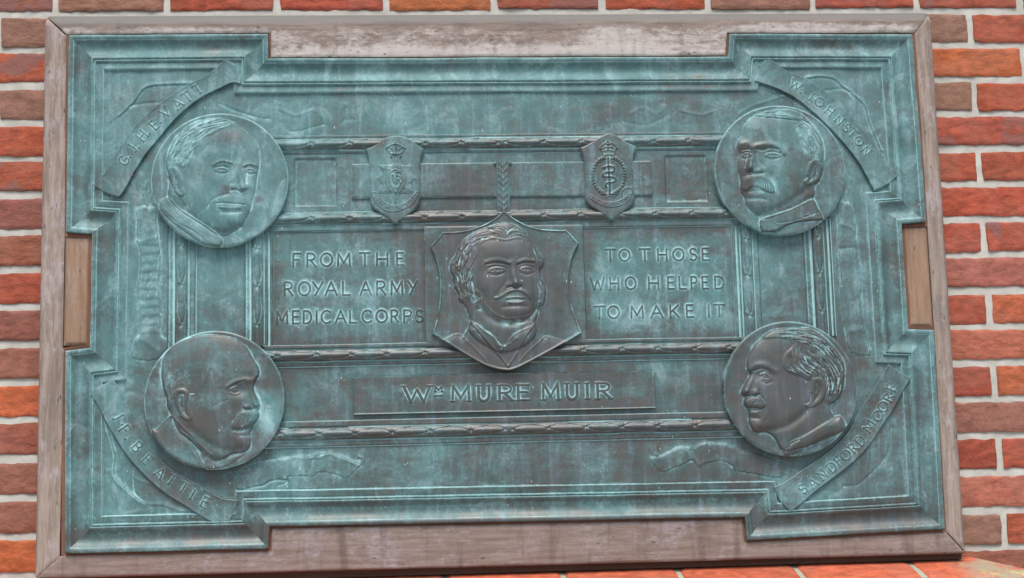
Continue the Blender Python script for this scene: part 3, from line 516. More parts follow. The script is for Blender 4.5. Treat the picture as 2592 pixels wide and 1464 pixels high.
# ---------------------------------------------------------------- brick wall
def inset_poly(P, d):
    """parallel offset towards the inside (P clockwise, y up); mitred"""
    P = np.array(P, float); n = len(P); out = []
    for i in range(n):
        a, b, c = P[i-1], P[i], P[(i+1) % n]; e1 = (b-a)/np.linalg.norm(b-a); e2 = (c-b)/np.linalg.norm(c-b)
        n1 = np.array([e1[1], -e1[0]]); n2 = np.array([e2[1], -e2[0]]); k = 1+n1 @ n2
        out.append(b+(n1+n2)*d/k)
    return np.array(out)
wall = empty('brick_wall', 'weathered red and brown brick wall with pale mortar joints behind the framed plaque', 'brick wall')
X0, Z0 = -834.5, 617.3
HUES = {'o': (.41, .118, .052), 'r': (.335, .082, .048), 'd': (.245, .092, .064), 'b': (.25, .122, .088), 's': (.36, .125, .08), 'm': (.28, .072, .044)}
def brick_mesh(seed, half=False):
    rng = np.random.RandomState(seed); L, Hh = (102.5 if half else 210.5), 60.0
    def f(X, Z):
        e = np.minimum(np.minimum(X+L/2, L/2-X), np.minimum(Z+Hh/2, Hh/2-Z))
        h = 1.2*vnoise(X, Z, 45, seed)+.7*vnoise(X, Z, 14, seed+5)*ss(vnoise(X, Z, 60, seed+9), -.2, .5)+.35*vnoise(X, Z, 5, seed+2)-2.2*(1-ss(e, -1, 4+1.5*vnoise(X, Z, 12, seed+3)))
        for _ in range(3):
            x, z, a = rng.uniform(-L/2, L/2), rng.uniform(-25, 30), rng.uniform(-.5, .5); u = (X-x)*math.cos(a)+(Z-z)*math.sin(a); v = -(X-x)*math.sin(a)+(Z-z)*math.cos(a)+4*vnoise(X, Z, 15, seed+7)
            h -= 1.2*np.exp(-(u/28)**2)*np.where(v > 0, np.exp(-v/1.6), np.exp(v/7))
        return h, None
    pts = []
    for (xa, za), (xb, zb) in (((-L/2, Hh/2), (L/2, Hh/2)), ((L/2, Hh/2), (L/2, -Hh/2)), ((L/2, -Hh/2), (-L/2, -Hh/2)), ((-L/2, -Hh/2), (-L/2, Hh/2))):
        n = max(int(abs(xb-xa)+abs(zb-za))//7, 3)
        for i in range(n): pts.append((xa+(xb-xa)*i/n, za+(zb-za)*i/n))
    pts = np.array(pts); j = np.stack([vnoise(pts[:, 0]*1.0, pts[:, 1], 22, seed+20), vnoise(pts[:, 0], pts[:, 1], 16, seed+21)], 1)*1.7+(rng.rand(*pts.shape)-.5)*1.0; j[:, 1] -= .6
    o = relief('brick', BRICK, -L/2-4, L/2+4, -Hh/2-4, Hh/2+4, 4.0, f, outline=pts+j, back=-14, tone=False)[0]
    me = o.data; bpy.data.objects.remove(o); return me
BM = [brick_mesh(100+i*17) for i in range(12)]
seen = {(-1, 0): 'd.8', (0, 0): 'd.9', (0, 1): 'b', (0, 2): 'r', (0, 3): 'r', (0, 4): 'o', (0, 5): 'r.7', (0, 6): 'r', (0, 7): 'b', (0, 8): 'r.4', (0, 9): 'r.8'}
left = ['', 'b', 'r.9', 'b', 'r', 'r.9', 'd', 'd', 'r', 'd', 'd.8', 'o', 'd', 'd', 'd', 'o', 'r']
right = [('', ''), ('b', 'r.8'), ('o', 'r'), ('b', 'r'), ('r.8', 'r'), ('r', 'r'), ('r', 'r'), ('r', 'r.9'), ('s', 'r'), ('r', 'o'), ('s', 'r'), ('m', 'o'), ('b', 'b'), ('m', 'r.9'), ('s', 's'), ('b', 'r'), ('d', 'r'), ('r', 'd')]
rngw = np.random.RandomState(5); nb = 0
for k in range(-4, 21):
    zc = Z0-75*k+37.5; off = 0 if k % 2 == 0 else 112.5
    for i in range(-4, 13):
        xa = X0-225+off+225*i; xc = xa+112.5
        if xa > 1560 or xa+225 < -1500: continue
        if -770 < xa and xa+225 < 900 and -500 < zc < 570: continue
        if zc < -530 and xa+225 < 1040: continue
        if k == 0: tone = seen.get((0, i), 'r')
        elif 1 <= k <= 16 and xa+225 < -700 and xa > -1200 and xa+225 > -900: tone = left[k]
        elif 1 <= k <= 17 and xa > 700: tone = right[k][0] if xa < 975 else right[k][1]
        else: tone = ['r', 'o', 'b', 'd', 's', 'm'][rngw.randint(6)]
        if k >= 1 and xa+225 < -880: tone = ['r', 'o', 'b', 'd'][rngw.randint(4)]
        hue = np.array(HUES[tone[0]])*(1+rngw.uniform(-.08, .08, 3)); a = float('0'+tone[1:]) if len(tone) > 1 else rngw.choice([0, 0, .15])
        o = bpy.data.objects.new('brick', BM[rngw.randint(len(BM))]); COL.objects.link(o); o.parent = wall
        o.location = ((xc+rngw.uniform(-1.5, 1.5))/1000, rngw.uniform(-.0014, .0007), (zc+rngw.uniform(-1.2, 1.2))/1000); o.rotation_euler = (rngw.uniform(-.006, .006), rngw.uniform(-.007, .007), rngw.uniform(-.004, .004))
        if rngw.rand() < .4: o.rotation_euler[1] += math.pi
        o.color = (*hue, a); nb += 1
def mf(X, Z):
    ph = ((Z0-Z) % 75); d = np.minimum(ph, 75-ph)
    return -3.9+.7*vnoise(X, Z, 13, 3)+.7*vnoise(X, Z, 30, 8)+.3*vnoise(X, Z, 6, 4), None
mo = relief('mortar', MORTAR, -1500, 1560, -800, 960, 6.0, mf, back=-9, parent=wall, tone=False)[0]

gv = [(-6, -6, 0), (6, -6, 0), (6, .1, 0), (-6, .1, 0)]
pv_m, pv_t, pv_b = mat_new('pale_bounce_ground'); pn = noise(pv_t, N(pv_t, 'TexCoord').outputs['Object'], 4, 6); pv_t.links.new(mix(pv_t, pn, (.30, .29, .27), (.42, .40, .37)), pv_b.inputs['Base Color']); pv_b.inputs['Roughness'].default_value = .9
bounce_plane = add_mesh('bounce_ground', gv, [(0, 1, 2, 3)], pv_m); bounce_plane['kind'] = 'structure'  # unseen ground plane, added to bounce fill light up at the wall
# the rest of the wall, well outside the picture: plain bricks joined into one mesh
V, F = [], []
for k in range(-14, 36):
    zc = Z0-75*k+37.5; off = 0 if k % 2 == 0 else 112.5
    for i in range(-9, 18):
        xa = X0-225+off+225*i
        if -4 <= k < 21 and not (xa > 1560 or xa+225 < -1500): continue
        if zc-30 < -2000: continue
        n0 = len(V); j = rngw.uniform(-1.5, 1.5, 3)
        for e, y in ((0, .014), (0, .0022), (3, 0)):
            for sx_, sz_ in ((-1, -1), (1, -1), (1, 1), (-1, 1)): V.append(((xa+112.5+j[0]+sx_*(105-e))/1000, y+j[1]*.0006, (zc+j[2]*.6+sz_*(30-e))/1000))
        for r_ in (0, 4): F += [(n0+r_+q, n0+r_+(q+1) % 4, n0+r_+4+(q+1) % 4, n0+r_+4+q) for q in range(4)]
        F.append((n0+8, n0+9, n0+10, n0+11))
ob = add_mesh('distant_bricks', V, F, BRICK, wall, {'tone': [0]*len(V)}, smooth=False); ob['kind'] = 'stuff'; ob.color = (.34, .085, .045, .6)
sl_ = [(-3200, -800, -2000, 1700), (1560, 3200, -2000, 1700)]
V = [(x/1000, y, z/1000) for y in (.007, .22) for x, z in ((-3100, -2005), (3100, -2005), (3100, 1700), (-3100, 1700))]
add_mesh('wall_core', V, [(0, 1, 2, 3), (5, 4, 7, 6), (0, 3, 7, 4), (1, 5, 6, 2), (3, 2, 6, 7)], MORTAR, wall, {'tone': [0]*8}, smooth=False)
# ledge: a projecting course with a sloping top under the frame
ledge = empty('brick_ledge', 'sloping projecting course of smooth orange red bricks directly under the wooden frame', 'brick ledge', (0, 0, ZOFF-.56))
LJ = [-1455, -1223, -991, -759, -527, -292, -58, 171, 399, 634, 868, 1010]
for a, b in zip(LJ[:-1], LJ[1:]):
    last = b == 1010; V, T = [], []; nu, nv = (26, 18); x0_, x1_ = a+5, b-5
    prof = [(0, 30), (0, 34), (3, 35), (20, 31), (45, 25), (75, 17.5), (100, 11), (112, 7), (118, 1), (120, -10), (120, -60), (112, -66), (0, -66)]
    for i in range(nu+1):
        u = i/nu
        for out, z in prof:
            xe = x1_+(out*.95 if last else 0)+(0 if not last else -10*(1-min(1, (z+66)/100))); e = min(u, (1-u))*(x1_-x0_); r = 0 if e > 5 else (5-e)*.45
            x = x0_+(xe-x0_)*u
            n = .5*math.sin(x*.21+out*.3)+.4*math.sin(x*.083+z); V.append((x/1000, -(out-r*(out > 50)+.3*n)/1000, (z-r*(z > 0)+.4*n)/1000)); T.append(ss(np.array(x), 915, 1000)*1.0 if last else 0)
    m = len(prof); F = [(i*m+j, (i+1)*m+j, (i+1)*m+j+1, i*m+j+1) for i in range(nu) for j in range(m-1)]
    for i in (0, nu):                                # end faces as strips to the back
        for j in range(m-2): F.append((i*m+j, i*m+j+1, i*m+m-1, i*m+m-1)) if False else None
    F = [f for f in F if f]
    base = len(V)
    for i in (0, nu):
        c = len(V); V.append((V[i*m][0], -.02, -.02)); T.append(T[i*m])
        for j in range(0, m-2, 2): F.append((i*m+j, i*m+j+1, i*m+j+2, c))
    o = add_mesh('ledge_brick', V, F, LEDGE, ledge, {'tone': T}); h = HUES['r']; q = rngw.uniform(.92, 1.1); o.color = (.44*q, .112*q, .06*q, .0)
    try: o.data.shade_auto_smooth
    except Exception: pass
V, F = [], []
for i, x in enumerate(np.linspace(-1460, 1020, 200)):
    for out, z in ((0, 31), (20, 27.5), (60, 18.5), (104, 7), (113, -1), (115, -66), (0, -66)):
        V.append(((x)/1000, -(out+.8*math.sin(x*.31+out))/1000, (z+.6*math.sin(x*.43+out*.7))/1000))
m = 7; F = [(i*m+j, (i+1)*m+j, (i+1)*m+j+1, i*m+j+1) for i in range(199) for j in range(m-1)]
add_mesh('ledge_mortar', V, F, MORTAR, ledge, {'tone': np.full(len(V), .5)})

# ---------------------------------------------------------------- wooden frame
PLQ = [(-792, 557), (-396, 558), (-396, 506.5), (541, 505), (547, 553.5), (932, 550.5), (937, 154), (885, 151.5), (886, -65), (938, -68), (935, -466), (535, -477), (533, -432), (-396, -425), (-398, -467), (-784, -465), (-789, -77), (-742, -72), (-741, 153), (-791, 157)]
O = inset_poly(PLQ, -4.2); O[0][0] -= 2; O[15] = (-795, -470); O[14][1] -= 1; O[10] = (939, -472); O[0][1] = 560.5; O[5] = (940, 556)
OTL, OTR, OBR, OBL = (-841, 602), (977.5, 602), (977.5, -515.5), (-841, -512)
frame = empty('wooden_frame', 'weathered oak frame with mitred corners and stepped inner edge around the green plaque', 'frame')
def rough(P, amp, step=6, seed=0, fixed=()):
    out = []; n = len(P)
    for i in range(n):
        a, b = np.array(P[i], float), np.array(P[(i+1) % n], float); L = np.linalg.norm(b-a); k = max(1, int(L//step)); nn = np.array([b[1]-a[1], a[0]-b[0]])/max(L, 1e-6)
        for j in range(k):
            q = a+(b-a)*j/k; w_ = 0 if i in fixed else amp*math.sin(math.pi*min(1, j*step/12.))*float(vnoise(np.array([q[0]*1.0]), np.array([q[1]*1.0]), 17, seed)[0]) if j else 0
            out.append(q+nn*w_)
    return np.array(out)
def outer_dist(X, Z): return X-OTL[0], OTR[0]-X, OTL[1]-Z, Z-(OBL[1]+(OBR[1]-OBL[1])*(X+841)/1818)
def wood_h(X, Z):
    l, r, t_, b_ = outer_dist(X, Z)
    h = 45-11*(1-ss(t_, 0, 24))**1.3*(t_ < 24)-3.5*(1-ss(l, 0, 9))-6*(1-ss(r, 0, 13))-2*(1-ss(b_, 0, 3))
    return h+.35*vnoise(X, Z, 40, 5)+.2*vnoise(X, Z, 9, 6)
def rail(name, P, mat, seed, fixed, step=2.6, grain='x'):
    pl = rough(P, 1.0, 6, seed, fixed); P0 = np.array(pl)
    def f(X, Z):
        h = wood_h(X, Z); d = sdf(X, Z, P0)
        g = vnoise(X if grain == 'x' else X*9, Z*9 if grain == 'x' else Z, 60, seed)*.35
        top = 24-np.minimum(np.maximum(OTL[1]-Z, 0), 24)
        return h+g-1.6*(1-ss(d, 0, 3.5)), None, -.25*(top > 3)
    pts = np.array(P, float)
    def f2(X, Z):
        r_ = f(X, Z); return r_
    return relief(name, mat, pts[:, 0].min()-3, pts[:, 0].max()+3, pts[:, 1].min()-3, pts[:, 1].max()+3, step, f2, outline=pl, back=2, parent=frame, tone=True)[0]
STAINS[:] = [(0, 607, 3000, 25, 1.3), (70, 520, 500, 14, -.34), (330, 548, 200, 26, -.22), (740, 570, 230, 18, -.30), (-120, 552, 180, 26, .06), (-600, 568, 200, 10, -.22), (200, 556, 70, 24, .22), (-330, 530, 40, 20, -.1)]               # grey lichen film along the top bevel only
rail('top_rail', [OTL, OTR, (O[5][0], O[5][1]), tuple(O[4]), tuple(O[3]), tuple(O[2]), tuple(O[1]), (O[0][0], O[0][1])], WOOD_T, 1, (0, 1, 7))
STAINS[:] = []
gap = .6
rail('left_stile', [(-841, 598.5), (O[0][0]-.3, O[0][1]-3.2), (O[19][0], O[19][1]), (-795.5, 150), (-795.5, -72), tuple(O[16]), tuple(O[15]), (-841, -511)], WOOD_L, 2, (0, 7, 6), grain='z')
rail('right_stile', [(977.5, 601), (977.5, -512.3), (O[10][0]+.5, O[10][1]+2), (941, -62), (941, 148), (O[5][0]+.5, O[5][1]-.5)], WOOD_L, 3, (0, 1, 5), grain='z')
rail('bottom_rail', [(-840.5, -512), tuple(O[15]), tuple(O[14]), tuple(O[13]), tuple(O[12]), tuple(O[11]), tuple(O[10]), (977, -515.5)], WOOD_B, 4, (0, 6, 7))
def filler(P, seed):
    pl = rough(P, .8, 5, seed); A = np.array(P)
    def f(X, Z):
        d = sdf(X, Z, np.array(P, float)); u = (X-A[:, 0].min())/(A[:, 0].max()-A[:, 0].min())
        return 43.6-3*(1-ss(d, 0, 7))-1.2*np.sin(u*math.pi)+.25*vnoise(X*9, Z, 60, seed), None
    return relief('filler_block', WOOD_F, A[:, 0].min()-2, A[:, 0].max()+2, A[:, 1].min()-2, A[:, 1].max()+2, 1.8, f, outline=pl, back=5, parent=frame, tone=False)[0]
filler([(-794.5, 151), (-747, 149), (-747, -66), (-794.5, -66)], 11)['label'] = 'lighter brown oak block let into the left step'
filler([(890, 147), (940, 147), (940, -60), (890, -60)], 12)['label'] = 'lighter brown oak block let into the right step'
def plane_f(h): return lambda X, Z: (np.full(X.shape, float(h))+.3*vnoise(X, Z, 30, 2), None)
ra, rb = inset_poly(PLQ, -8), inset_poly(PLQ, 3); V, F = [], []
for i in range(20):
    j = (i+1) % 20; L_ = max(2, int(np.linalg.norm(ra[j]-ra[i])//14))
    for q in range(L_+1):
        t = q/L_
        for P_, h in ((ra, 43.2), (rb, 40)):
            p = P_[i]*(1-t)+P_[j]*t; hh = h+.9*float(vnoise(p[:1], p[1:], 23, 7)[0]); V.append((p[0]/1000, -hh/1000, p[1]/1000))
        if q < L_: n0 = len(V)-2; F.append((n0, n0+1, n0+3, n0+2))
add_mesh('inner_reveal', V, F, WOOD_R, frame, {'tone': [0]*len(V), 'patina_highlight': [0]*len(V)})
relief('bottom_batten', WOOD_D, -838, 974, -527, -508, 6, lambda X, Z: (28+3*ss(Z, -519, -518)+0*X, None), back=1, parent=frame, tone=False)
# ---------------------------------------------------------------- bronze plaque
STAINS[:] = [(72, 30, 170, 160, 1.25), (634, -180, 140, 140, 1.0), (76, 70, 50, 60, .3), (-501, -178, 150, 150, .55), (-492, 257, 140, 140, -.35), (636, 264, 140, 140, .05), (-260, 60, 150, 120, -.05), (380, 60, 160, 120, -.05),
    (70, -440, 460, 22, 1.2), (-600, -440, 260, 26, .7), (740, -445, 200, 34, 1.0), (70, 250, 400, 60, .3), (-620, 60, 130, 220, -.25), (-770, 300, 60, 260, -.1), (-480, 500, 330, 60, -.1), (720, 30, 60, 150, .25), (635, 30, 60, 90, .35),
    (70, -175, 420, 55, .4), (200, -330, 300, 60, .45), (460, -360, 220, 60, .3), (820, -330, 90, 130, .3), (790, 330, 90, 200, .15), (600, 470, 300, 50, .1), (70, -245, 480, 24, .65), (70, -95, 480, 24, .5), (70, 330, 480, 20, .35), (70, 180, 480, 18, .3),
    (-470, 338, 32, 14, .8), (-480, 234, 14, 12, 1.2), (-414, 215, 14, 10, 1.3), (-650, 430, 70, 35, .6), (300, 390, 120, 30, .4), (560, 300, 30, 20, .8), (560, 245, 14, 40, .9), (-170, 400, 160, 40, -.1), (-430, -60, 60, 20, .6), (-300, -330, 90, 50, -.1), (850, -200, 60, 200, .2), (110, 60, 60, 40, .25),
    (-408, -198, 26, 30, -1.5), (-398, -222, 14, 22, -1.6), (604, 229, 22, 14, -1.3), (561, -207, 14, 9, -.6), (77, 12, 22, 9, -.5), (575, -190, 14, 10, .3), (77, 45, 26, 10, -.5), (78, 5, 26, 12, -.6), (-455, 196, 60, 26, -.6), (70, 462, 470, 14, -.3), (70, -385, 600, 30, -.1), (-690, -250, 25, 150, -.4), (60, 480, 460, 16, -.3), (905, 350, 18, 180, -.3)]
plaque = empty('bronze_plaque', 'large green and brown bronze memorial plaque with five relief portraits, set in an oak frame', 'plaque')
PROF = [(0, 34, 0), (0.2, 50.5, .2), (1.2, 51.5, .3), (3, 51.8, .15), (8.5, 51.6, .1), (9.6, 50.2, .5), (11.5, 49.8, .1), (14, 47.4, 0), (18, 44.8, 0), (23, 43.0, 0), (28, 42.4, 0), (33, 43.1, 0), (38, 45.2, 0), (42, 48.0, 0), (45, 50.2, 0), (47, 50.9, .1), (48.6, 50.8, .3), (49.3, 45.8, .5), (50.2, 45.6, .3), (50.8, 49.0, .4), (52.6, 49.2, .35), (53.4, 48.7, .3), (54.0, 44.2, .4), (55.2, 44.0, .2), (57, 45.0, .05), (61, 45.0, 0), (65, 45.9, 0), (67.8, 46.4, .2), (68.6, 46.3, .6), (69.2, 42.0, .4), (70.6, 40.8, .3), (73, 40.6, 0)]
rings = [inset_poly(PLQ, d) for d, h, c in PROF]; V, A, T, F = [], [], [], []; cols = 0; n = len(PLQ)
for i in range(n):
    a0, b0 = rings[12][i], rings[12][(i+1) % n]; k = max(2, int(np.linalg.norm(b0-a0)//9))
    for j in range(k+1):
        t = j/k
        for r, (d, h, c) in enumerate(PROF):
            p = rings[r][i]*(1-t)+rings[r][(i+1) % n]*t; V.append((p[0], h, p[1])); A.append(c+(.25*(p[1] < -390)*(28 < d < 46) if d < 47 else 0))
        if j < k:
            m = len(PROF); c0 = cols*m
            for r in range(m-1): F.append((c0+r+1, c0+m+r+1, c0+m+r, c0+r))
        cols += 1
V = np.array(V); nx_ = vnoise(V[:, 0], V[:, 2], 70, 31); V[:, 1] += .55*nx_+.3*vnoise(V[:, 0], V[:, 2], 18, 32)
tn = tone_at(V[:, 0], V[:, 2]); V[:, 0] += .5*vnoise(V[:, 0], V[:, 2], 55, 33); V[:, 2] += .5*vnoise(V[:, 0], V[:, 2], 60, 34)
add_mesh('border_moulding', np.stack([V[:, 0], -V[:, 1], V[:, 2]], 1)/1000, F, BRONZE, plaque, {'patina_highlight': A, 'tone': tn})

C_HE, C_JO, C_BE, C_MO = Crop(230, 140, 4.042, 44), Crop(1880, 130, 4.042, 44), Crop(210, 930, 3.464, 44), Crop(1900, 930, 3.638, 44)
C_BL, C_BR, C_VL, C_VR, C_TL = Crop(640, 1120, 7.576, 41), Crop(1620, 1100, 7.276, 41), Crop(300, 560, 4.279, 41), Crop(1840, 560, 4.279, 41), Crop(600, 140, 5.197, 41)
def field(X, Z):
    s = Sculpt(X, Z, 41+.5*vnoise(X, Z, 60, 41)+.25*vnoise(X, Z, 15, 42)); s.H = s.H.astype(float); L = lambda c, p, w_, h, **k: s.line(c.mm(p), w_*1.35, h*.62, **k)
    def band(c, P, h, folds=()):
        P = smooth_pts(c.mm(P), 3, True); d = sdf(X, Z, P); s.H += h*ss(d, -.8, 3.0)
        m = ss(d, 0, 4)
        for f_, w_, a in folds: s.line(c.mm(f_), w_*1.2, a*.7, mask=m)
    band(C_BL, [(0, 430), (300, 365), (700, 290), (950, 268), (1100, 292), (1230, 240), (1450, 215), (1700, 285), (2000, 405), (2080, 430), (1950, 560), (1790, 690), (1650, 640), (1500, 590), (1280, 580), (1150, 650), (980, 650), (700, 660), (640, 740), (400, 730), (200, 830), (0, 860), (-300, 900), (-300, 600)], 2.0,
         [([(800, 300), (780, 640)], 5, -1.6), ([(960, 290), (980, 640)], 6, 1.5), ([(1180, 270), (1080, 640)], 6, -1.8), ([(1330, 250), (1270, 560)], 6, 1.6), ([(1500, 240), (1440, 570)], 6, -1.8), ([(1650, 290), (1640, 630)], 6, 1.6), ([(1900, 380), (1780, 660)], 7, -1.2), ([(640, 320), (600, 640)], 6, 1.)])
    L(C_BL, [(720, 292), (950, 268), (1100, 292), (1230, 300), (1340, 262)], 1.8, 1.8); L(C_BL, [(1100, 290), (1230, 232), (1350, 222), (1460, 218), (1700, 285), (1900, 375), (2040, 410), (2110, 370), (2110, 300), (2040, 270)], 2.0, 2.6)
    L(C_BL, [(0, 865), (200, 830), (320, 760), (480, 720), (620, 735), (665, 765), (620, 800), (500, 840)], 2, -1.8); L(C_BL, [(600, 640), (680, 720)], 3, 1.6)
    band(C_BR, [(180, 420), (340, 420), (600, 280), (780, 222), (940, 262), (1200, 150), (1400, 170), (1600, 182), (1850, 322), (2100, 350), (2480, 480), (2700, 560), (2600, 800), (2150, 740), (1760, 670), (1700, 590), (1550, 500), (1420, 490), (1200, 540), (1085, 600), (960, 480), (830, 540), (650, 610), (400, 690), (210, 520)], 2.2,
         [([(640, 290), (560, 560)], 6, 1.0), ([(860, 300), (1080, 590)], 4, 1.8), ([(930, 270), (1060, 560)], 5, -2.0), ([(1400, 180), (1430, 480)], 4, -1.2), ([(1760, 380), (1700, 590)], 4, 1.5), ([(300, 450), (420, 660)], 7, -1.2)])
    L(C_BR, [(190, 260), (250, 340), (330, 400)], 2, 1.4); L(C_BR, [(1210, 152), (980, 235), (900, 265)], 1.8, 1.6); L(C_BR, [(1600, 180), (1850, 322), (2100, 350), (2470, 480)], 1.8, 1.4)
    band(C_VL, [(195, -140), (200, 0), (200, 215), (245, 330), (240, 560), (205, 750), (225, 900), (250, 1060), (232, 1230), (180, 1290), (150, 1480), (420, 1500), (560, 1300), (460, 1250), (450, 1100), (440, 850), (425, 690), (452, 400), (430, 170), (410, 0), (400, -140)], 2.0,
         [([(200, 215), (320, 200), (420, 165)], 4, 2.0)]+[([(235, y), (330, y+10), (440, y-8)], 3.2, .8*(-1)**i) for i, y in enumerate(range(230, 1200, 48))]+[([(200, 1260), (330, 1330), (440, 1400)], 5, 1.5)])
    L(C_VL, [(445, 380), (440, 560), (424, 720), (445, 880), (448, 1140)], 2.2, 1.6); L(C_VL, [(202, 215), (245, 340), (236, 600), (208, 760), (240, 1040), (235, 1220)], 1.8, 1.3)
    band(C_VR, [(1190, -180), (1205, 60), (1200, 280), (1230, 500), (1240, 800), (1290, 1200), (1340, 1420), (1540, 1450), (1505, 1250), (1462, 1100), (1435, 850), (1450, 600), (1400, 400), (1392, 200), (1400, 100), (1340, -180)], 2.0,
         [([(1210, 300), (1290, 305), (1390, 290)], 4, -1.8), ([(1240, 30), (1400, 105)], 3, 1.8), ([(1290, 1200), (1480, 1150)], 6, 1.8), ([(1250, 640), (1440, 700)], 9, .9), ([(1250, 900), (1440, 860)], 9, -.9)])
    L(C_VR, [(1390, 200), (1405, 400), (1450, 600), (1437, 850), (1465, 1100), (1510, 1260), (1545, 1450)], 1.8, 1.5); L(C_VR, [(1215, 420), (1240, 560), (1238, 820), (1270, 1060), (1320, 1330)], 1.8, 1.0)
    E = lambda c, p, w_, h, sd_: s.edge(c.mm(p), w_, h, sd_)
    L(C_HE, [(285, 610), (420, 480), (520, 345), (620, 300), (780, 288), (1030, 280)], 2.4, 2.2); E(C_HE, [(285, 610), (420, 480), (520, 345), (620, 300), (780, 288), (1030, 280)], 26, 1.6, 1)
    L(C_HE, [(395, 525), (520, 495), (620, 485), (740, 478)], 2.2, -1.8); L(C_HE, [(262, 640), (240, 900), (220, 1050)], 2.4, 1.3); L(C_HE, [(560, 1300), (545, 1400), (560, 1480), (600, 1600)], 2.2, 2.2); L(C_HE, [(1320, 500), (1450, 560), (1600, 610), (1680, 650)], 2.2, -1.8); L(C_HE, [(540, 1010), (420, 1200), (330, 1400)], 3, -1.2)
    L(C_JO, [(640, 268), (780, 247), (930, 268), (1040, 355), (1160, 450), (1265, 555), (1300, 690), (1360, 850), (1430, 1010)], 2.4, 2.2); E(C_JO, [(640, 268), (780, 247), (930, 268), (1040, 355), (1160, 450), (1265, 555), (1300, 690), (1360, 850), (1430, 1010)], 26, 1.5, 1)
    L(C_JO, [(860, 402), (1000, 385), (1100, 415)], 2.2, -1.6); L(C_JO, [(1088, 530), (1108, 630), (1150, 750)], 2.4, 1.8); L(C_JO, [(1105, 430), (1110, 500)], 5, -1.2)
    L(C_JO, [(130, 345), (300, 400), (560, 540), (800, 740), (960, 900), (1080, 1010)], 2.4, 1.8); L(C_JO, [(980, 980), (1060, 1120), (1100, 1240), (1090, 1380), (1060, 1480), (1040, 1640)], 2.4, 2.0)
    L(C_BE, [(170, 430), (240, 670), (268, 800), (262, 950), (375, 1080), (530, 1195), (690, 1202), (860, 1255), (1010, 1240)], 2.4, 2.0); E(C_BE, [(170, 430), (240, 670), (268, 800), (262, 950), (375, 1080), (530, 1195)], 22, 1.2, -1)
    L(C_BE, [(440, 880), (436, 1000), (452, 1110), (520, 1180)], 2.2, -1.8); L(C_BE, [(450, 965), (520, 1002), (610, 1022)], 2.2, 2.0); L(C_BE, [(330, 200), (430, 440), (560, 650), (700, 810), (880, 950), (1100, 1080), (1250, 1150), (1370, 1160)], 2.2, 1.6)
    L(C_MO, [(1095, 690), (1082, 850), (1070, 985)], 2.4, 2.0); L(C_MO, [(1300, 570), (1280, 780), (1160, 940), (1000, 1080), (860, 1105)], 2.4, -1.8); L(C_MO, [(900, 900), (1010, 860), (1080, 800)], 5, 1.2); L(C_MO, [(560, 1150), (700, 1140), (800, 1160)], 3, -1)
    L(C_MO, [(980, 300), (960, 420), (900, 560), (780, 700)], 2.2, 1.4)
    L(C_TL, [(440, 590), (560, 640), (600, 660)], 2.4, 1.2); L(C_TL, [(560, 705), (740, 785), (860, 770), (980, 728), (1080, 770), (1170, 905)], 2.6, 1.5); L(C_TL, [(700, 1010), (850, 1000), (1050, 940), (1180, 912)], 2.2, -1.4); L(C_TL, [(170, 790), (300, 832), (440, 850)], 2.2, -1.6); L(C_TL, [(440, 600), (400, 700), (400, 840)], 4, -1); L(C_TL, [(1400, 640), (1470, 680), (1520, 760)], 3, 1); L(C_TL, [(1380, 900), (1430, 860), (1560, 850)], 2.2, -1.2)
    c2 = Crop(1692, 0, 2.079, 41); L(c2, [(60, 580), (120, 598), (180, 605), (240, 585)], 2.2, 1.4); L(c2, [(-200, 600), (-140, 570), (-60, 600), (-20, 560)], 2.4, 1.2); L(c2, [(-240, 640), (-120, 660), (0, 610)], 2.4, -1.2); L(c2, [(370, 600), (440, 560), (560, 520), (620, 500)], 2.2, 1.6)
    return s.H, None
relief('ground_panel', BRONZE, -735, 880, -410, 500, 1.9, field, outline=inset_poly(PLQ, 71.5), back=32, parent=plaque, skirt=False, pg=-.55)  # negative pg: light-catching drapery ridges are painted pale

# --- leaf-garland mouldings
def roll(v, c, r, h): q = np.clip(1-((v-c)/r)**2, 0, 1); return h*np.sqrt(q)
def garland(s, along, c, r, u0, u1, um, period, sgn=None):
    """overlapping laurel leaves tied at nodes; along = 'x' or 'z'"""
    rr = np.random.RandomState(int(abs(c*7+u0))); P = (lambda u, v: (u, v)) if along == 'x' else (lambda u, v: (v, u))
    k = 0
    for d in ((1, -1) if sgn is None else (sgn,)):
        u = um+(6*d if sgn is None else 0)
        while u0-20 < u < u1+20:
            j = rr.uniform(-3, 3); a = period*rr.uniform(.92, 1.06)
            s.line([P(u, c+j), P(u+d*a*.3, c+r*.62+j*.3), P(u+d*a*.75, c+r*.5), P(u+d*a, c+j*.2)], 1.5, -1.6)
            s.line([P(u, c+j), P(u+d*a*.3, c-r*.5+j*.3), P(u+d*a*.75, c-r*.6), P(u+d*a, c+j*.2)], 1.5, -1.6)
            s.line([P(u+d*a*.12, c), P(u+d*a*.9, c)], 4.5, 1.6)
            s.line([P(u+d*a*.55, c+r*.9), P(u+d*a*.8, c+r*.45), P(u+d*a*1.02, c+r*.1)], 1.7, 1.2); s.line([P(u+d*a*.6, c-r*.9), P(u+d*a*.83, c-r*.45), P(u+d*a*1.02, c)], 1.7, 1.0)
            s.blob(*P(u+d*a*1.02, c+r*.35), 2.4, 2.4, 1.8); s.blob(*P(u+d*a*1.05, c-r*.3), 2.2, 2.2, 1.8); s.line([P(u+d*a*.98, c+r*.55), P(u+d*a*1.12, c+r*.7)], 1.2, -.8)
            u += d*a; k += 1
            if k > 60: break
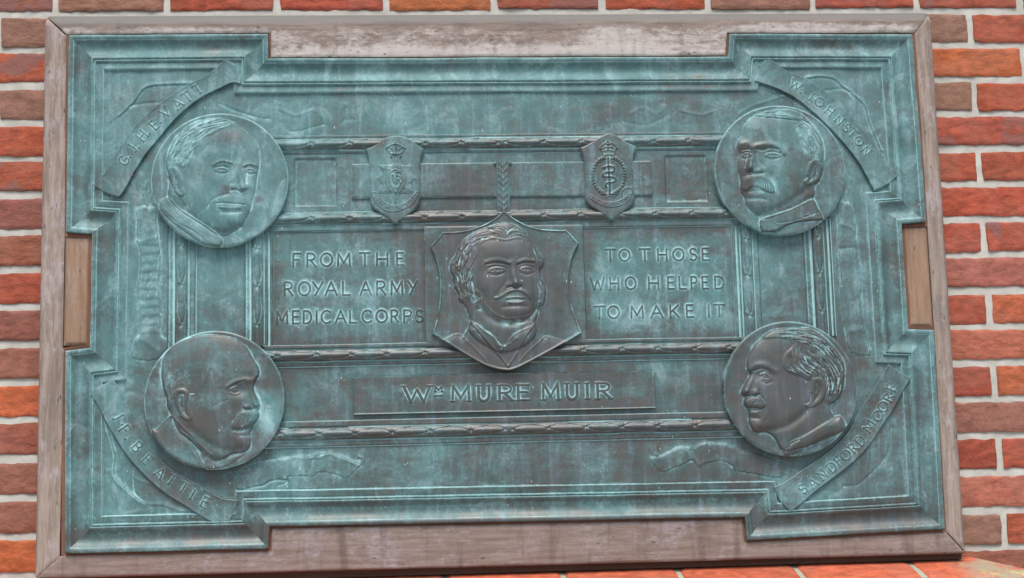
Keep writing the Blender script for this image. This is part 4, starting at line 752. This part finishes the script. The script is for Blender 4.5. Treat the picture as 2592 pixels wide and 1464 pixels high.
def hrail(name, z_top, x0, x1, prof_bands, c, r, hh, zs, um=71):
    """prof_bands: (from, to, height) counted down from the top edge"""
    def f(X, Z):
        sag = .8*vnoise(X, Z*0, 90, int(z_top) % 50+3); v = z_top-Z+sag; H = np.full(X.shape, 42.)
        for a, b, h in prof_bands: H = np.maximum(H, 42+(h-42)*ss(v, a-.2, a+1.4)*(1-ss(v, b-1.2, b+.6)))
        g = 46+roll(v, c, r, hh); H = np.where(np.abs(v-c) < r, np.maximum(H, g), H)
        s = Sculpt(X, Z, H+0.); garland(s, 'x', z_top-c, r, x0, x1, um, 74); m = np.abs(v-c) < r+1; s.H = np.where(m, s.H, H)
        s.H += .3*vnoise(X, Z, 12, 61)
        return s.H, None
    return relief(name, BRONZE, x0, x1, z_top-zs, z_top, 1.25, f, back=36, parent=plaque)[0]
hrail('garland_rail', 348.5, -405, 560, [(0, 8, 48.5), (31, 39, 45.5)], 19.5, 11.5, 7.5, 42)
hrail('garland_rail', 192, -405, 560, [(0, 3, 47.5), (26, 39.5, 46.5)], 14, 11.5, 7.5, 40.5)
hrail('garland_rail', -73, -405, 550, [(0, 9, 48.5), (35, 43, 45.0)], 22, 11.5, 7.5, 45)
hrail('garland_rail', -223, -420, 575, [(0, 13, 48.5), (38, 50, 45.0)], 25.5, 12, 7.5, 52)
def vrail(x0, x1, c, bands, z0=-75, z1=165):
    def f(X, Z):
        v = X-x0+.6*vnoise(Z, X*0, 80, int(x1) % 40); H = np.full(X.shape, 42.)
        for a, b, h in bands: H = np.maximum(H, 42+(h-42)*ss(v, a-.2, a+1.4)*(1-ss(v, b-1.2, b+.6)))
        H = np.where(np.abs(v-c) < 12, np.maximum(H, 45.5+roll(v, c, 12, 7)), H)
        s = Sculpt(X, Z, H+0.); garland(s, 'z', x0+c, 12, z0-40, z1+40, z0-30, 78, 1); s.H = np.where(np.abs(v-c) < 13, s.H, H)+.25*vnoise(X, Z, 12, 62)
        return s.H, None
    return relief('garland_stile', BRONZE, x0, x1, z0, z1, 1.3, f, back=36, parent=plaque)[0]
vrail(-596, -538, 29, [(0, 2.5, 46), (15, 18, 47), (44, 56, 47.5)])
vrail(-446, -387.5, 27, [(0, 3, 46.5), (40, 47, 48), (51, 57.5, 47)])
vrail(533, 588, 29, [(0, 7, 47), (11, 15, 48), (42, 54, 46.5)])
vrail(680, 740, 30, [(0, 3, 46.5), (43, 50, 48), (54, 58, 46.5)])
for a, b in ((-538, -446), (588, 680)):
    relief('column_panel', BRONZE, a+.3, b-.3, -75, 165, 2.5, lambda X, Z: (43+.35*vnoise(X, Z, 40, 71)+.2*vnoise(X, Z, 9, 72), None), back=36, parent=plaque)
# --- attic panel, with two sunk panels, behind the badges
def attic(X, Z):
    H = 44+.3*vnoise(X, Z, 50, 73)+.2*vnoise(X, Z, 12, 74)
    for a, b, c, d in ((-345, -262, 205, 301), (403, 488, 204, 299)):
        e = np.minimum(np.minimum(X-a, b-X), np.minimum(Z-c, d-Z)); H = H-3.2*ss(e, -.7, 1.6)+.3*np.exp(-((e+1.5)/1.3)**2)
    return H, None
relief('attic_panel', BRONZE, -392, 545, 191, 307, 2.0, attic, back=36, parent=plaque, cmax=.3)
def bar(X, Z):
    e = np.minimum(np.minimum(X+232, 375-X), np.minimum(Z-217.5, 288.5-Z)); return 48.5-1.3*(1-ss(e, 0, 2.2))+.35*vnoise(X, Z, 40, 75)+.2*vnoise(X, Z, 9, 76)-.8*np.exp(-((X-352)/1.2)**2)-.5*np.exp(-((X+214)/1.2)**2), None
relief('cross_bar', BRONZE, -232, 375, 217.5, 288.5, 1.8, bar, back=38, parent=plaque)
C2 = Crop(850, 0, 2.079, 52)
st = C2.mm([(840, 850), (915, 850), (917, 1110), (848, 1110)]); sx0, sx1, sz0, sz1 = st[:, 0].min()+1, st[:, 0].max()-1, st[:, 1].min()-6, st[:, 1].max()
def strap(X, Z):
    e = np.minimum(X-sx0, sx1-X); s = Sculpt(X, Z, 52-1.5*(1-ss(e, 0, 2.5))); m_ = (sx0+sx1)/2
    for e_ in (3.2,): s.line([(sx0+e_, sz0), (sx0+e_, sz1)], 1, -1.1, sm=False); s.line([(sx1-e_, sz0), (sx1-e_, sz1)], 1, -1.1, sm=False)
    for z in np.arange(sz0+6, sz1-4, 13): s.line([(sx0+5, z+10), (m_, z), (sx1-5, z+10)], 1.5, .9, sm=False); s.line([(m_, z), (m_, z+11)], 1.2, -.9, sm=False)
    return s.H, None
relief('hanging_strap', BRONZE, sx0, sx1, sz0, sz1, 1.0, strap, back=40, parent=plaque)
for x in (sx0-2, sx1+2):
    a = np.linspace(0, 2*math.pi, 17)[:-1]; relief('fixing_pin', BRONZE, x-5, x+5, sz1-9, sz1+1, .8, lambda X, Z: (51.5+1.6*ss(1-np.hypot(X-x, Z-sz1+4)/4), None), outline=[(x+3.6*math.cos(t), sz1-4+3.6*math.sin(t)) for t in -a], back=42, parent=plaque)

# --- lettered panels
def glyph_boxes(crop, rows):
    out = []
    for text, xs, (yl0, yl1), (yr0, yr1), (xl, xr) in rows:
        for ch, (a, b) in zip(text, xs):
            t = ((a+b)/2-xl)/(xr-xl); y0, y1 = yl0+(yr0-yl0)*t, yl1+(yr1-yl1)*t
            P = crop.mm([(a, y0), (b, y1)]); out.append((ch, P[0, 0], P[1, 0], P[1, 1], P[0, 1]))
    return out
def panel(name, x0, x1, z0, z1, boxes, w_, base, serif, h=1.7, step=.8, rim=None, back=36):
    def f(X, Z):
        H = base+.35*vnoise(X, Z, 50, 81)+.15*vnoise(X, Z, 8, 82); ids = np.zeros(X.shape, int); G = np.zeros(X.shape)
        if rim:
            e = np.minimum(np.minimum(X-x0, x1-X), np.minimum(Z-z0, z1-Z)); H = H+rim*(1-ss(e, 0, 2.0))
        for i, (ch, a, b, c, d) in enumerate(boxes):
            i_w = w_*(.55 if (d-c) < 16 else 1); g = glyph(X, Z, ch, a+w_*.4, b-w_*.4, c+w_*.3, d-w_*.3, i_w, serif); G = np.maximum(G, g); ids[g > .3] = i+1
        halo = blur(G, 4/step)*.72*(1-G)-.3*G
        ee = np.minimum(np.minimum(X-x0, x1-X), np.minimum(Z-z0, z1-Z)); halo = halo+.10-.55*(1-ss(ee, 2, 34)); halo = halo+(.9*np.exp(-((z1-Z-1)/1.3)**2)+.5*np.exp(-((Z-z0-1)/1.2)**2) if rim else 0)
        return H+h*G, ids, halo
    names = {i+1: 'letter' for i in range(len(boxes))}
    return relief(name, BRONZE, x0, x1, z0, z1, step, f, back=back, parent=plaque, names=names)[0]
CT, CU, CN = Crop(660, 560, 4.2795, 43), Crop(1460, 550, 4.2795, 43), Crop(880, 920, 3.22, 47)
rowsL = [('FROMTHE', [(335, 440), (485, 600), (643, 782), (820, 978), (1063, 1193), (1240, 1390), (1460, 1557)], (345, 495), (335, 475), (335, 1557)),
         ('ROYALARMY', [(240, 352), (405, 542), (558, 682), (692, 832), (872, 972), (1072, 1202), (1240, 1358), (1398, 1548), (1588, 1702)], (655, 808), (640, 792), (240, 1702)),
         ('MEDICALCORPS', [(160, 300), (332, 425), (448, 557), (590, 622), (648, 772), (803, 928), (950, 1042), (1090, 1214), (1243, 1376), (1398, 1495), (1533, 1642), (1676, 1762)], (968, 1112), (955, 1092), (160, 1762))]
rowsR = [('TOTHOSE', [(298, 424), (450, 582), (668, 802), (860, 990), (1033, 1167), (1214, 1306), (1343, 1446)], (345, 478), (330, 465), (298, 1446)),
         ('WHOHELPED', [(140, 305), (345, 468), (518, 647), (762, 902), (970, 1062), (1092, 1192), (1222, 1312), (1343, 1437), (1478, 1602)], (645, 785), (635, 775), (140, 1602)),
         ('TOMAKEIT', [(176, 312), (328, 467), (572, 730), (793, 938), (993, 1112), (1170, 1277), (1412, 1445), (1478, 1607)], (960, 1097), (940, 1078), (176, 1607))]
panel('text_panel', -387, -87.5, -72.5, 152, glyph_boxes(CT, rowsL), 3.1, 43, False, step=.9)['label'] = 'left text panel reading FROM THE ROYAL ARMY MEDICAL CORPS'
panel('text_panel', 231, 532.5, -72.5, 151.5, glyph_boxes(CU, rowsR), 3.1, 43, False, step=.9)['label'] = 'right text panel reading TO THOSE WHO HELPED TO MAKE IT'
bx = glyph_boxes(CN, [('WMMURE', [(448, 682), (702, 778), (835, 1006), (1048, 1170), (1213, 1350), (1368, 1492)], (182, 320), (168, 302), (448, 1492)), ('MUIR', [(1573, 1732), (1768, 1888), (1932, 1972), (2012, 2152)], (160, 300), (152, 290), (1573, 2152))])
P = CN.mm([(702, 182), (778, 232)]); bx[1] = ('M', P[0, 0], P[1, 0], P[1, 1], P[0, 1]); P = CN.mm([(702, 262), (778, 268)]); bx.append(('-', P[0, 0], P[1, 0], P[1, 1], P[0, 1]))
panel('name_panel', -233, 364.5, -212.5, -137.5, bx, 4.9, 48, True, 1.6, .9, rim=1.1)
# centre square plate
relief('square_plate', BRONZE, -88, 229.5, -82, 158.5, 2.2, lambda X, Z: (51-1.2*(1-ss(np.minimum(np.minimum(X+88, 229.5-X), np.minimum(Z+82, 158.5-Z)), 0, 2.5))+.4*vnoise(X, Z, 60, 83), None), back=38, parent=plaque)

# --- portraits
def portrait(crop, fn, cx=None, cz=None, base=61.5, scale=1.0, shield=None):
    def f(X, Z):
        px, py = from_mm(X, Z, crop.h+2); cx_, cy2 = (px-crop.x0)*crop.k, (py-crop.y0)*crop.k
        s = Sculpt(cx_, cy2, np.zeros(X.shape)); fn(s); H = s.H*scale*.88
        if shield is None:
            r = np.hypot(X-cx, Z-cz); rim_ = .45*np.exp(-((r-132.5)/1.8)**2); b = base+.9*ss(r, 118, 132)-1.8*ss(r, 131.5, 134.8)
        else:
            d = sdf(X, Z, shield); rim_ = .95*np.exp(-((d-1.6)/1.9)**2)*np.clip(.8+.4*vnoise(X, Z, 20, 5), .2, 1.2); b = base+1.8*np.exp(-((d-1.6)/2.2)**2)-1.6*(1-ss(d, 0, 1.6))
        F = np.clip(s.F, 0, 1); H = b+H+.25*vnoise(X, Z, 14, 91)*(1-F)
        return H, (F > .12).astype(int), 0.30*np.clip(s.hairmask, 0, 1)*(1+.6*vnoise(X, Z, 9, 6))+rim_*(1-F)
    return f
def disc(crop, fn, cx, cz, label, r=134.5, tilt=0):
    a = np.linspace(0, 2*math.pi, 241)[:-1]; out = [(cx+r*math.cos(t), cz+r*math.sin(t)) for t in a]
    o = relief('medallion', BRONZE, cx-r-2, cx+r+2, cz-r-2, cz+r+2, 1.0, portrait(crop, fn, cx, cz), outline=out, back=42, parent=plaque, names={1: 'portrait'}, cav=(2.6, 9), cmax=.5, pg=.7)
    o[0]['label'] = label; return o
disc(Crop(370, 270, 3.932, 62), head_evatt, -491, 256.5, 'round medallion with short haired man facing right, upper left')
disc(Crop(360, 830, 3.932, 62), head_beattie, -500.5, -179, 'round medallion with bald man in profile facing right, lower left')
disc(Crop(1790, 250, 4.04, 62), head_johnston, 635.5, 263.5, 'round medallion with moustached man facing left, upper right')
disc(Crop(1810, 790, 3.731, 62), head_moore, 634.5, -180.5, 'round medallion with wavy haired man in profile facing left, lower right')
CS = Crop(1060, 530, 3.4636, 60)
def curve(segs, crop, n=5):
    out = []
    for sg in segs: out += list(smooth_pts(crop.mm(sg), n))[:-1]
    return np.array(out)
SH = curve([[(745, 8), (690, 62), (620, 108), (540, 145), (440, 178), (330, 194), (210, 198)], [(210, 198), (160, 258), (100, 325)], [(100, 325), (140, 410), (168, 490), (185, 600), (186, 740), (172, 880), (148, 1000), (120, 1092)], [(120, 1092), (320, 1220), (540, 1350), (680, 1402), (790, 1416)], [(790, 1416), (880, 1388), (1060, 1295), (1250, 1190), (1430, 1082)], [(1430, 1082), (1395, 990), (1350, 870), (1322, 760), (1312, 650), (1322, 530), (1350, 410), (1405, 298)], [(1405, 298), (1350, 235), (1295, 180)], [(1295, 180), (1180, 178), (1060, 168), (960, 142), (870, 98), (800, 52), (745, 8)]], CS)
o = relief('shield_plate', BRONZE, SH[:, 0].min()-2, SH[:, 0].max()+2, SH[:, 1].min()-2, SH[:, 1].max()+2, 1.0, portrait(CS, head_center, base=57.5, scale=.95, shield=SH), outline=SH, back=42, parent=plaque, names={1: 'portrait'}, cav=(2.6, 9), cmax=.5, pg=.7)
o[0]['label'] = 'large central shield with portrait of a moustached man with side whiskers'

# --- two small badge shields
def text_arc(s, X, Z, crop, text, P0, P1, bow, h_px, w_, amp):
    """small raised letters along a bowed line between two points (crop units)"""
    n = len(text); G = np.zeros(X.shape)
    for i, ch in enumerate(text):
        if ch == ' ': continue
        t = (i+.5)/n; x = P0[0]+(P1[0]-P0[0])*t; y = P0[1]+(P1[1]-P0[1])*t+bow*4*t*(1-t); dy = (P1[1]-P0[1])+bow*4*(1-2*t); dx = P1[0]-P0[0]
        c = crop.mm([(x, y)])[0]; a = -math.degrees(math.atan2(dy, dx)); hh = h_px/crop.k/1.24; ww = hh*.72
        if ch == 'I': ww = hh*.3
        g = glyph(X, Z, ch, 0, ww, 0, hh, w_, False, a, center=c); G = np.maximum(G, g)
    s.H += amp*G; return G
def badge_common(outline):
    def base(X, Z):
        d = sdf(X, Z, outline); return 55.5-1.5*(1-ss(d, 0, 2.5))+.2*vnoise(X, Z, 12, 95)
    return base
CA, CB = Crop(900, 320, 5.595, 56), Crop(1450, 320, 5.595, 56)
def star_badge(crop, outline):
    b = badge_common(outline)
    def f(X, Z):
        s = Sculpt(X, Z, b(X, Z)); q = lambda p: crop.mm(p); L = lambda p, w_, h, sm=True: s.line(q(p), w_, h*1.35, sm=sm)
        star = q([(570, 440), (520, 545), (325, 545), (385, 655), (300, 735), (370, 830), (320, 945), (490, 945), (565, 1080), (640, 950), (820, 940), (755, 820), (850, 740), (760, 655), (795, 575), (770, 548), (650, 548)])
        d = sdf(X, Z, star); s.H += 1.6*ss(d, -.3, 3.0); L([(325, 545), (385, 655), (300, 735), (370, 830), (320, 945), (490, 945), (565, 1080), (640, 950), (820, 940), (755, 820), (850, 740), (760, 655), (795, 575), (770, 548)], .7, .8, False)
        c = q([(567, 745)])[0]; rx, rz = 20.5, 29; e = np.hypot((X-c[0])/rx, (Z-c[1])/rz); s.H += 1.2*ss(1-e, 0, .08)+.9*np.exp(-((e-1)/.05)**2)+.8*np.exp(-((e-.64)/.05)**2)-.8*ss(.62-e, 0, .1)
        for p in ([(520, 690), (545, 800), (575, 700), (600, 650)], [(590, 700), (585, 810)], [(590, 700), (630, 715), (625, 750), (590, 755)], [(600, 755), (645, 810)], [(570, 650), (640, 645)], [(510, 700), (530, 690)]): L(p, .95, 1.3)
        for a_ in range(0, 360, 22): s.blob(c[0]+rx*.82*math.cos(math.radians(a_)), c[1]+rz*.82*math.sin(math.radians(a_)), .9, 1.3, .7)
        L([(530, 880), (565, 950), (600, 880)], 1.1, 1.1, False); L([(565, 880), (565, 960)], .9, .8, False)
        L([(500, 440), (520, 395), (565, 405), (620, 400), (640, 440)], 1.4, 1.3); L([(490, 390), (500, 440)], 1, 1); L([(645, 380), (635, 430)], 1, 1); L([(435, 310), (490, 270), (555, 250), (620, 265), (705, 310)], 1.2, 1.4)
        L([(435, 310), (470, 360), (490, 385), (560, 390), (640, 380), (680, 350), (705, 310)], 1.2, 1.2); L([(555, 250), (575, 300), (570, 385)], 1.1, 1.3); L([(460, 290), (520, 320), (540, 380)], .9, 1); L([(680, 290), (620, 320), (600, 380)], .9, 1); s.blob(*q([(567, 225)])[0], 1.6, 2.2, 1.5)
        rib = q([(225, 940), (290, 930), (340, 1010), (430, 1085), (540, 1120), (650, 1105), (760, 1040), (850, 930), (895, 925), (870, 1020), (800, 1110), (700, 1170), (620, 1200), (540, 1215), (430, 1200), (330, 1130), (260, 1050)])
        rd = sdf(X, Z, smooth_pts(rib, 3, True)); s.H += .8*ss(rd, -.3, 1.2)+.8*np.exp(-((rd-.8)/.8)**2)
        text_arc(s, X, Z, crop, 'ARMY.MEDICAL.STAFF', (255, 985), (880, 950), 198, 42, .8, 1.0)
        for i in range(10):
            x = 345+i*14; L([(x, 570+i*4), (x+30, 600+i*3)], .5, .4, False); L([(790-i*12, 920-i*4), (760-i*12, 880-i*5)], .5, .4, False)
        return s.H, None
    return f
def staff_badge(crop, outline):
    b = badge_common(outline)
    def f(X, Z):
        s = Sculpt(X, Z, b(X, Z)); q = lambda p: crop.mm(p); L = lambda p, w_, h, sm=True: s.line(q(p), w_, h*1.35, sm=sm)
        L([(500, 440), (508, 640), (520, 800), (522, 960)], 1.6, 2.2); L([(430, 585), (500, 565), (575, 575), (590, 610), (560, 645), (470, 650), (425, 680), (440, 710), (520, 715), (590, 725), (605, 765), (560, 795), (490, 800), (460, 825), (475, 860)], 1.5, 2.2)
        for sg in (-1, 1):
            P_ = [(510+sg*x, y) for x, y in ((30, 960), (110, 930), (190, 850), (225, 740), (220, 640), (180, 530), (110, 465), (40, 440))]; pl = smooth_pts(P_, 5); L(P_, 1.0, .9)
            for i in range(2, len(pl)-2, 2):
                p_, n_ = pl[i], pl[min(i+2, len(pl)-1)]-pl[i]; n_ = n_/max(np.linalg.norm(n_), 1e-6); m_ = np.array([-n_[1], n_[0]])
                for k in (-1, 1): L([tuple(p_), tuple(p_+n_*22+m_*k*14), tuple(p_+n_*48+m_*k*20)], 1.15, 1.3)
        L([(400, 960), (470, 975), (500, 955)], 1.2, 1.2); L([(640, 955), (570, 970), (540, 955)], 1.2, 1.2); L([(475, 1000), (530, 980), (590, 1000)], 1.2, 1)
        L([(425, 410), (500, 400), (585, 405)], 1.6, 1.4); L([(420, 390), (395, 325), (380, 315)], 1.1, 1.2); L([(585, 390), (605, 330), (625, 310)], 1.1, 1.2); L([(385, 315), (420, 265), (470, 240), (495, 260), (540, 238), (600, 270), (622, 310)], 1.4, 1.5); L([(495, 200), (497, 330)], 1.1, 1.5, False); L([(480, 225), (515, 222)], .9, 1, False)
        L([(420, 320), (460, 290), (490, 300)], 1, 1); L([(590, 320), (545, 290), (505, 300)], 1, 1); L([(435, 350), (500, 335), (575, 350)], 1, .8)
        rib = q([(230, 1000), (255, 965), (340, 1020), (430, 1060), (540, 1070), (650, 1050), (740, 1000), (800, 945), (840, 975), (790, 1060), (690, 1120), (600, 1145), (480, 1145), (380, 1110), (290, 1060)])
        rd = sdf(X, Z, smooth_pts(rib, 3, True)); s.H += .8*ss(rd, -.3, 1.2)+.7*np.exp(-((rd-.8)/.8)**2); L([(700, 1000), (690, 930), (740, 880), (800, 870), (838, 900), (835, 960)], 1.1, 1.1)
        text_arc(s, X, Z, crop, 'ROYAL.ARMY.MEDICAL.CORPS', (262, 1000), (800, 985), 118, 36, .75, .9)
        return s.H, None
    return f
OA = curve([[(565, 130), (470, 145), (390, 178), (310, 245), (230, 290), (145, 318)], [(145, 318), (178, 400), (195, 520), (202, 700), (200, 900), (205, 1030), (240, 1135), (330, 1215), (450, 1290), (560, 1382)], [(560, 1382), (690, 1290), (820, 1195), (895, 1090), (918, 960), (916, 750), (912, 560), (925, 430), (972, 318)], [(972, 318), (890, 270), (830, 225), (740, 165), (650, 135), (565, 130)]], CA, 4)
OB = curve([[(495, 98), (380, 150), (270, 220), (190, 270), (108, 298)], [(108, 298), (148, 410), (168, 560), (172, 760), (172, 980), (225, 1100), (350, 1190), (460, 1265), (556, 1336)], [(556, 1336), (670, 1240), (800, 1150), (862, 1050), (872, 950), (862, 760), (846, 600), (855, 430), (906, 288)], [(906, 288), (790, 235), (680, 170), (600, 118), (495, 98)]], CB, 4)
for outl, mk, cr, lab in ((OA, star_badge, CA, 'left badge shield with crown over eight pointed star'), (OB, staff_badge, CB, 'right badge shield with crown over laurel wreath and serpent staff')):
    relief('badge_shield', BRONZE, outl[:, 0].min()-2, outl[:, 0].max()+2, outl[:, 1].min()-2, outl[:, 1].max()+2, .75, mk(cr, outl), outline=outl, back=42, parent=plaque, cav=(2, 7))[0]['label'] = lab

# --- name scrolls across the corners
def scroll(crop, top, end1, bottom, end2, letters, cap, w_, label):
    out = curve([top, end1, bottom, end2], crop, 4); area = np.sum(out[:, 0]*np.roll(out[:, 1], -1)-np.roll(out[:, 0], -1)*out[:, 1])
    tp = smooth_pts(crop.mm(top), 4); bt = smooth_pts(crop.mm(bottom), 4)
    def f(X, Z):
        d = sdf(X, Z, out); dt, tt = seg_dist(X, Z, tp); db, _ = seg_dist(X, Z, bt); v = dt/np.maximum(dt+db, 1e-6)
        H = 47.6+1.8*np.abs(2*tt-1)**3-1.6*(4*v*(1-v))+.8*np.exp(-(dt/2.0)**2)+.6*np.exp(-(db/2.0)**2)-1.4*(1-ss(d, 0, 1.4))+.3*vnoise(X, Z, 25, 96)
        H += .35*vnoise((tt*60), v*2, 1.0, 97)*ss(np.abs(2*tt-1), .7, .9)
        ids = np.zeros(X.shape, int); G = np.zeros(X.shape)
        for i, (ch, x, y, a) in enumerate(letters):
            c = crop.mm([(x, y)])[0]; hh = cap/crop.k/1.25; ww = hh*{'W': 1.25, 'M': 1.15, 'I': .3, '.': .2, 'O': .98, 'J': .5, 'E': .6, 'F': .58, 'T': .78, 'S': .62, 'R': .72, 'B': .68}.get(ch, .8)
            if ch == '.':
                g = np.clip((1.9-np.hypot(X-c[0], Z-c[1]))/.8+.5, 0, 1)
            else: g = glyph(X, Z, ch, 0, ww, 0, hh, w_, True, -a, center=c)
            G = np.maximum(G, g); ids[g > .3] = i+1
        return H+1.5*G, ids, blur(G, 4)*.8*(1-G)-.15*G
    o = relief('name_scroll', BRONZE, out[:, 0].min()-2, out[:, 0].max()+2, out[:, 1].min()-2, out[:, 1].max()+2, .9, f, outline=out, back=41, parent=plaque, names={i+1: 'letter' for i in range(len(letters))}, pg=-.2)  # negative pg paints faint pale highlights on the scroll's ridges
    o[0]['label'] = label
scroll(C_HE, [(20, 1335), (120, 1240), (205, 1130), (290, 960), (450, 735), (620, 565), (800, 430), (1000, 300), (1150, 232), (1280, 140), (1385, 45)], [(1385, 45), (1480, 110), (1530, 200), (1535, 300)], [(1535, 300), (1440, 290), (1330, 340), (1200, 400), (1040, 500), (860, 660), (700, 850), (560, 1020), (440, 1210), (345, 1385), (290, 1455)], [(290, 1455), (150, 1410), (20, 1335)],
       [('G', 340, 1080, -56), ('.', 405, 1045, 0), ('J', 425, 950, -54), ('.', 495, 945, 0), ('H', 525, 825, -51), ('.', 600, 800, 0), ('E', 650, 715, -47), ('.', 722, 690, 0), ('V', 765, 585, -43), ('A', 890, 500, -40), ('T', 985, 430, -38), ('T', 1095, 350, -35)], 100, 2.3, 'upper left name scroll')
scroll(C_JO, [(230, 60), (310, 110), (450, 210), (620, 272), (830, 412), (1000, 560), (1150, 722), (1300, 900), (1420, 1060), (1500, 1175), (1592, 1272)], [(1592, 1272), (1470, 1370), (1340, 1432)], [(1340, 1432), (1260, 1275), (1170, 1120), (1020, 930), (860, 760), (700, 610), (560, 500), (400, 410), (250, 350), (118, 312)], [(118, 312), (165, 190), (230, 60)],
       [('W', 540, 345, 32), ('.', 590, 428, 0), ('J', 695, 462, 36), ('O', 782, 522, 39), ('H', 888, 610, 42), ('N', 985, 705, 45), ('S', 1062, 785, 47), ('T', 1122, 840, 49), ('O', 1185, 920, 51), ('N', 1262, 1020, 53)], 92, 2.2, 'upper right name scroll')
scroll(C_BE, [(265, 105), (350, 230), (440, 440), (560, 650), (680, 800), (800, 905), (950, 995), (1100, 1080), (1230, 1150), (1372, 1165)], [(1372, 1165), (1305, 1320), (1240, 1402)], [(1240, 1402), (1080, 1330), (900, 1215), (760, 1130), (620, 1020), (500, 900), (380, 760), (230, 520), (120, 310), (50, 215)], [(50, 215), (160, 165), (265, 105)],
       [('J', 310, 430, 60), ('.', 345, 500, 0), ('F', 368, 545, 56), ('.', 375, 625, 0), ('B', 478, 695, 50), ('E', 565, 805, 47), ('A', 680, 925, 41), ('T', 778, 985, 37), ('T', 885, 1055, 34), ('I', 962, 1115, 31), ('E', 1072, 1180, 28)], 88, 2.3, 'lower left name scroll')
scroll(C_MO, [(210, 1105), (330, 1045), (450, 960), (640, 835), (800, 700), (900, 590), (980, 430), (1070, 290), (1160, 150), (1262, -30)], [(1262, -30), (1360, 40), (1476, 95)], [(1476, 95), (1400, 215), (1300, 400), (1200, 550), (1070, 740), (900, 905), (760, 1015), (600, 1135), (480, 1240), (365, 1332)], [(365, 1332), (270, 1230), (210, 1105)],
       [('S', 475, 1118, -38), ('A', 568, 1062, -38), ('N', 655, 988, -40), ('D', 742, 918, -41), ('F', 805, 862, -42), ('O', 872, 808, -43), ('R', 938, 742, -45), ('D', 1005, 675, -47), ('M', 1085, 542, -55), ('O', 1168, 445, -60), ('O', 1215, 362, -62), ('R', 1262, 278, -64), ('E', 1292, 188, -66)], 88, 2.3, 'lower right name scroll')
tri = sum(len(o.data.polygons) for o in bpy.data.objects if o.type == 'MESH' and not o.name.startswith('brick'))
print('quads', tri, 'bricks', nb)
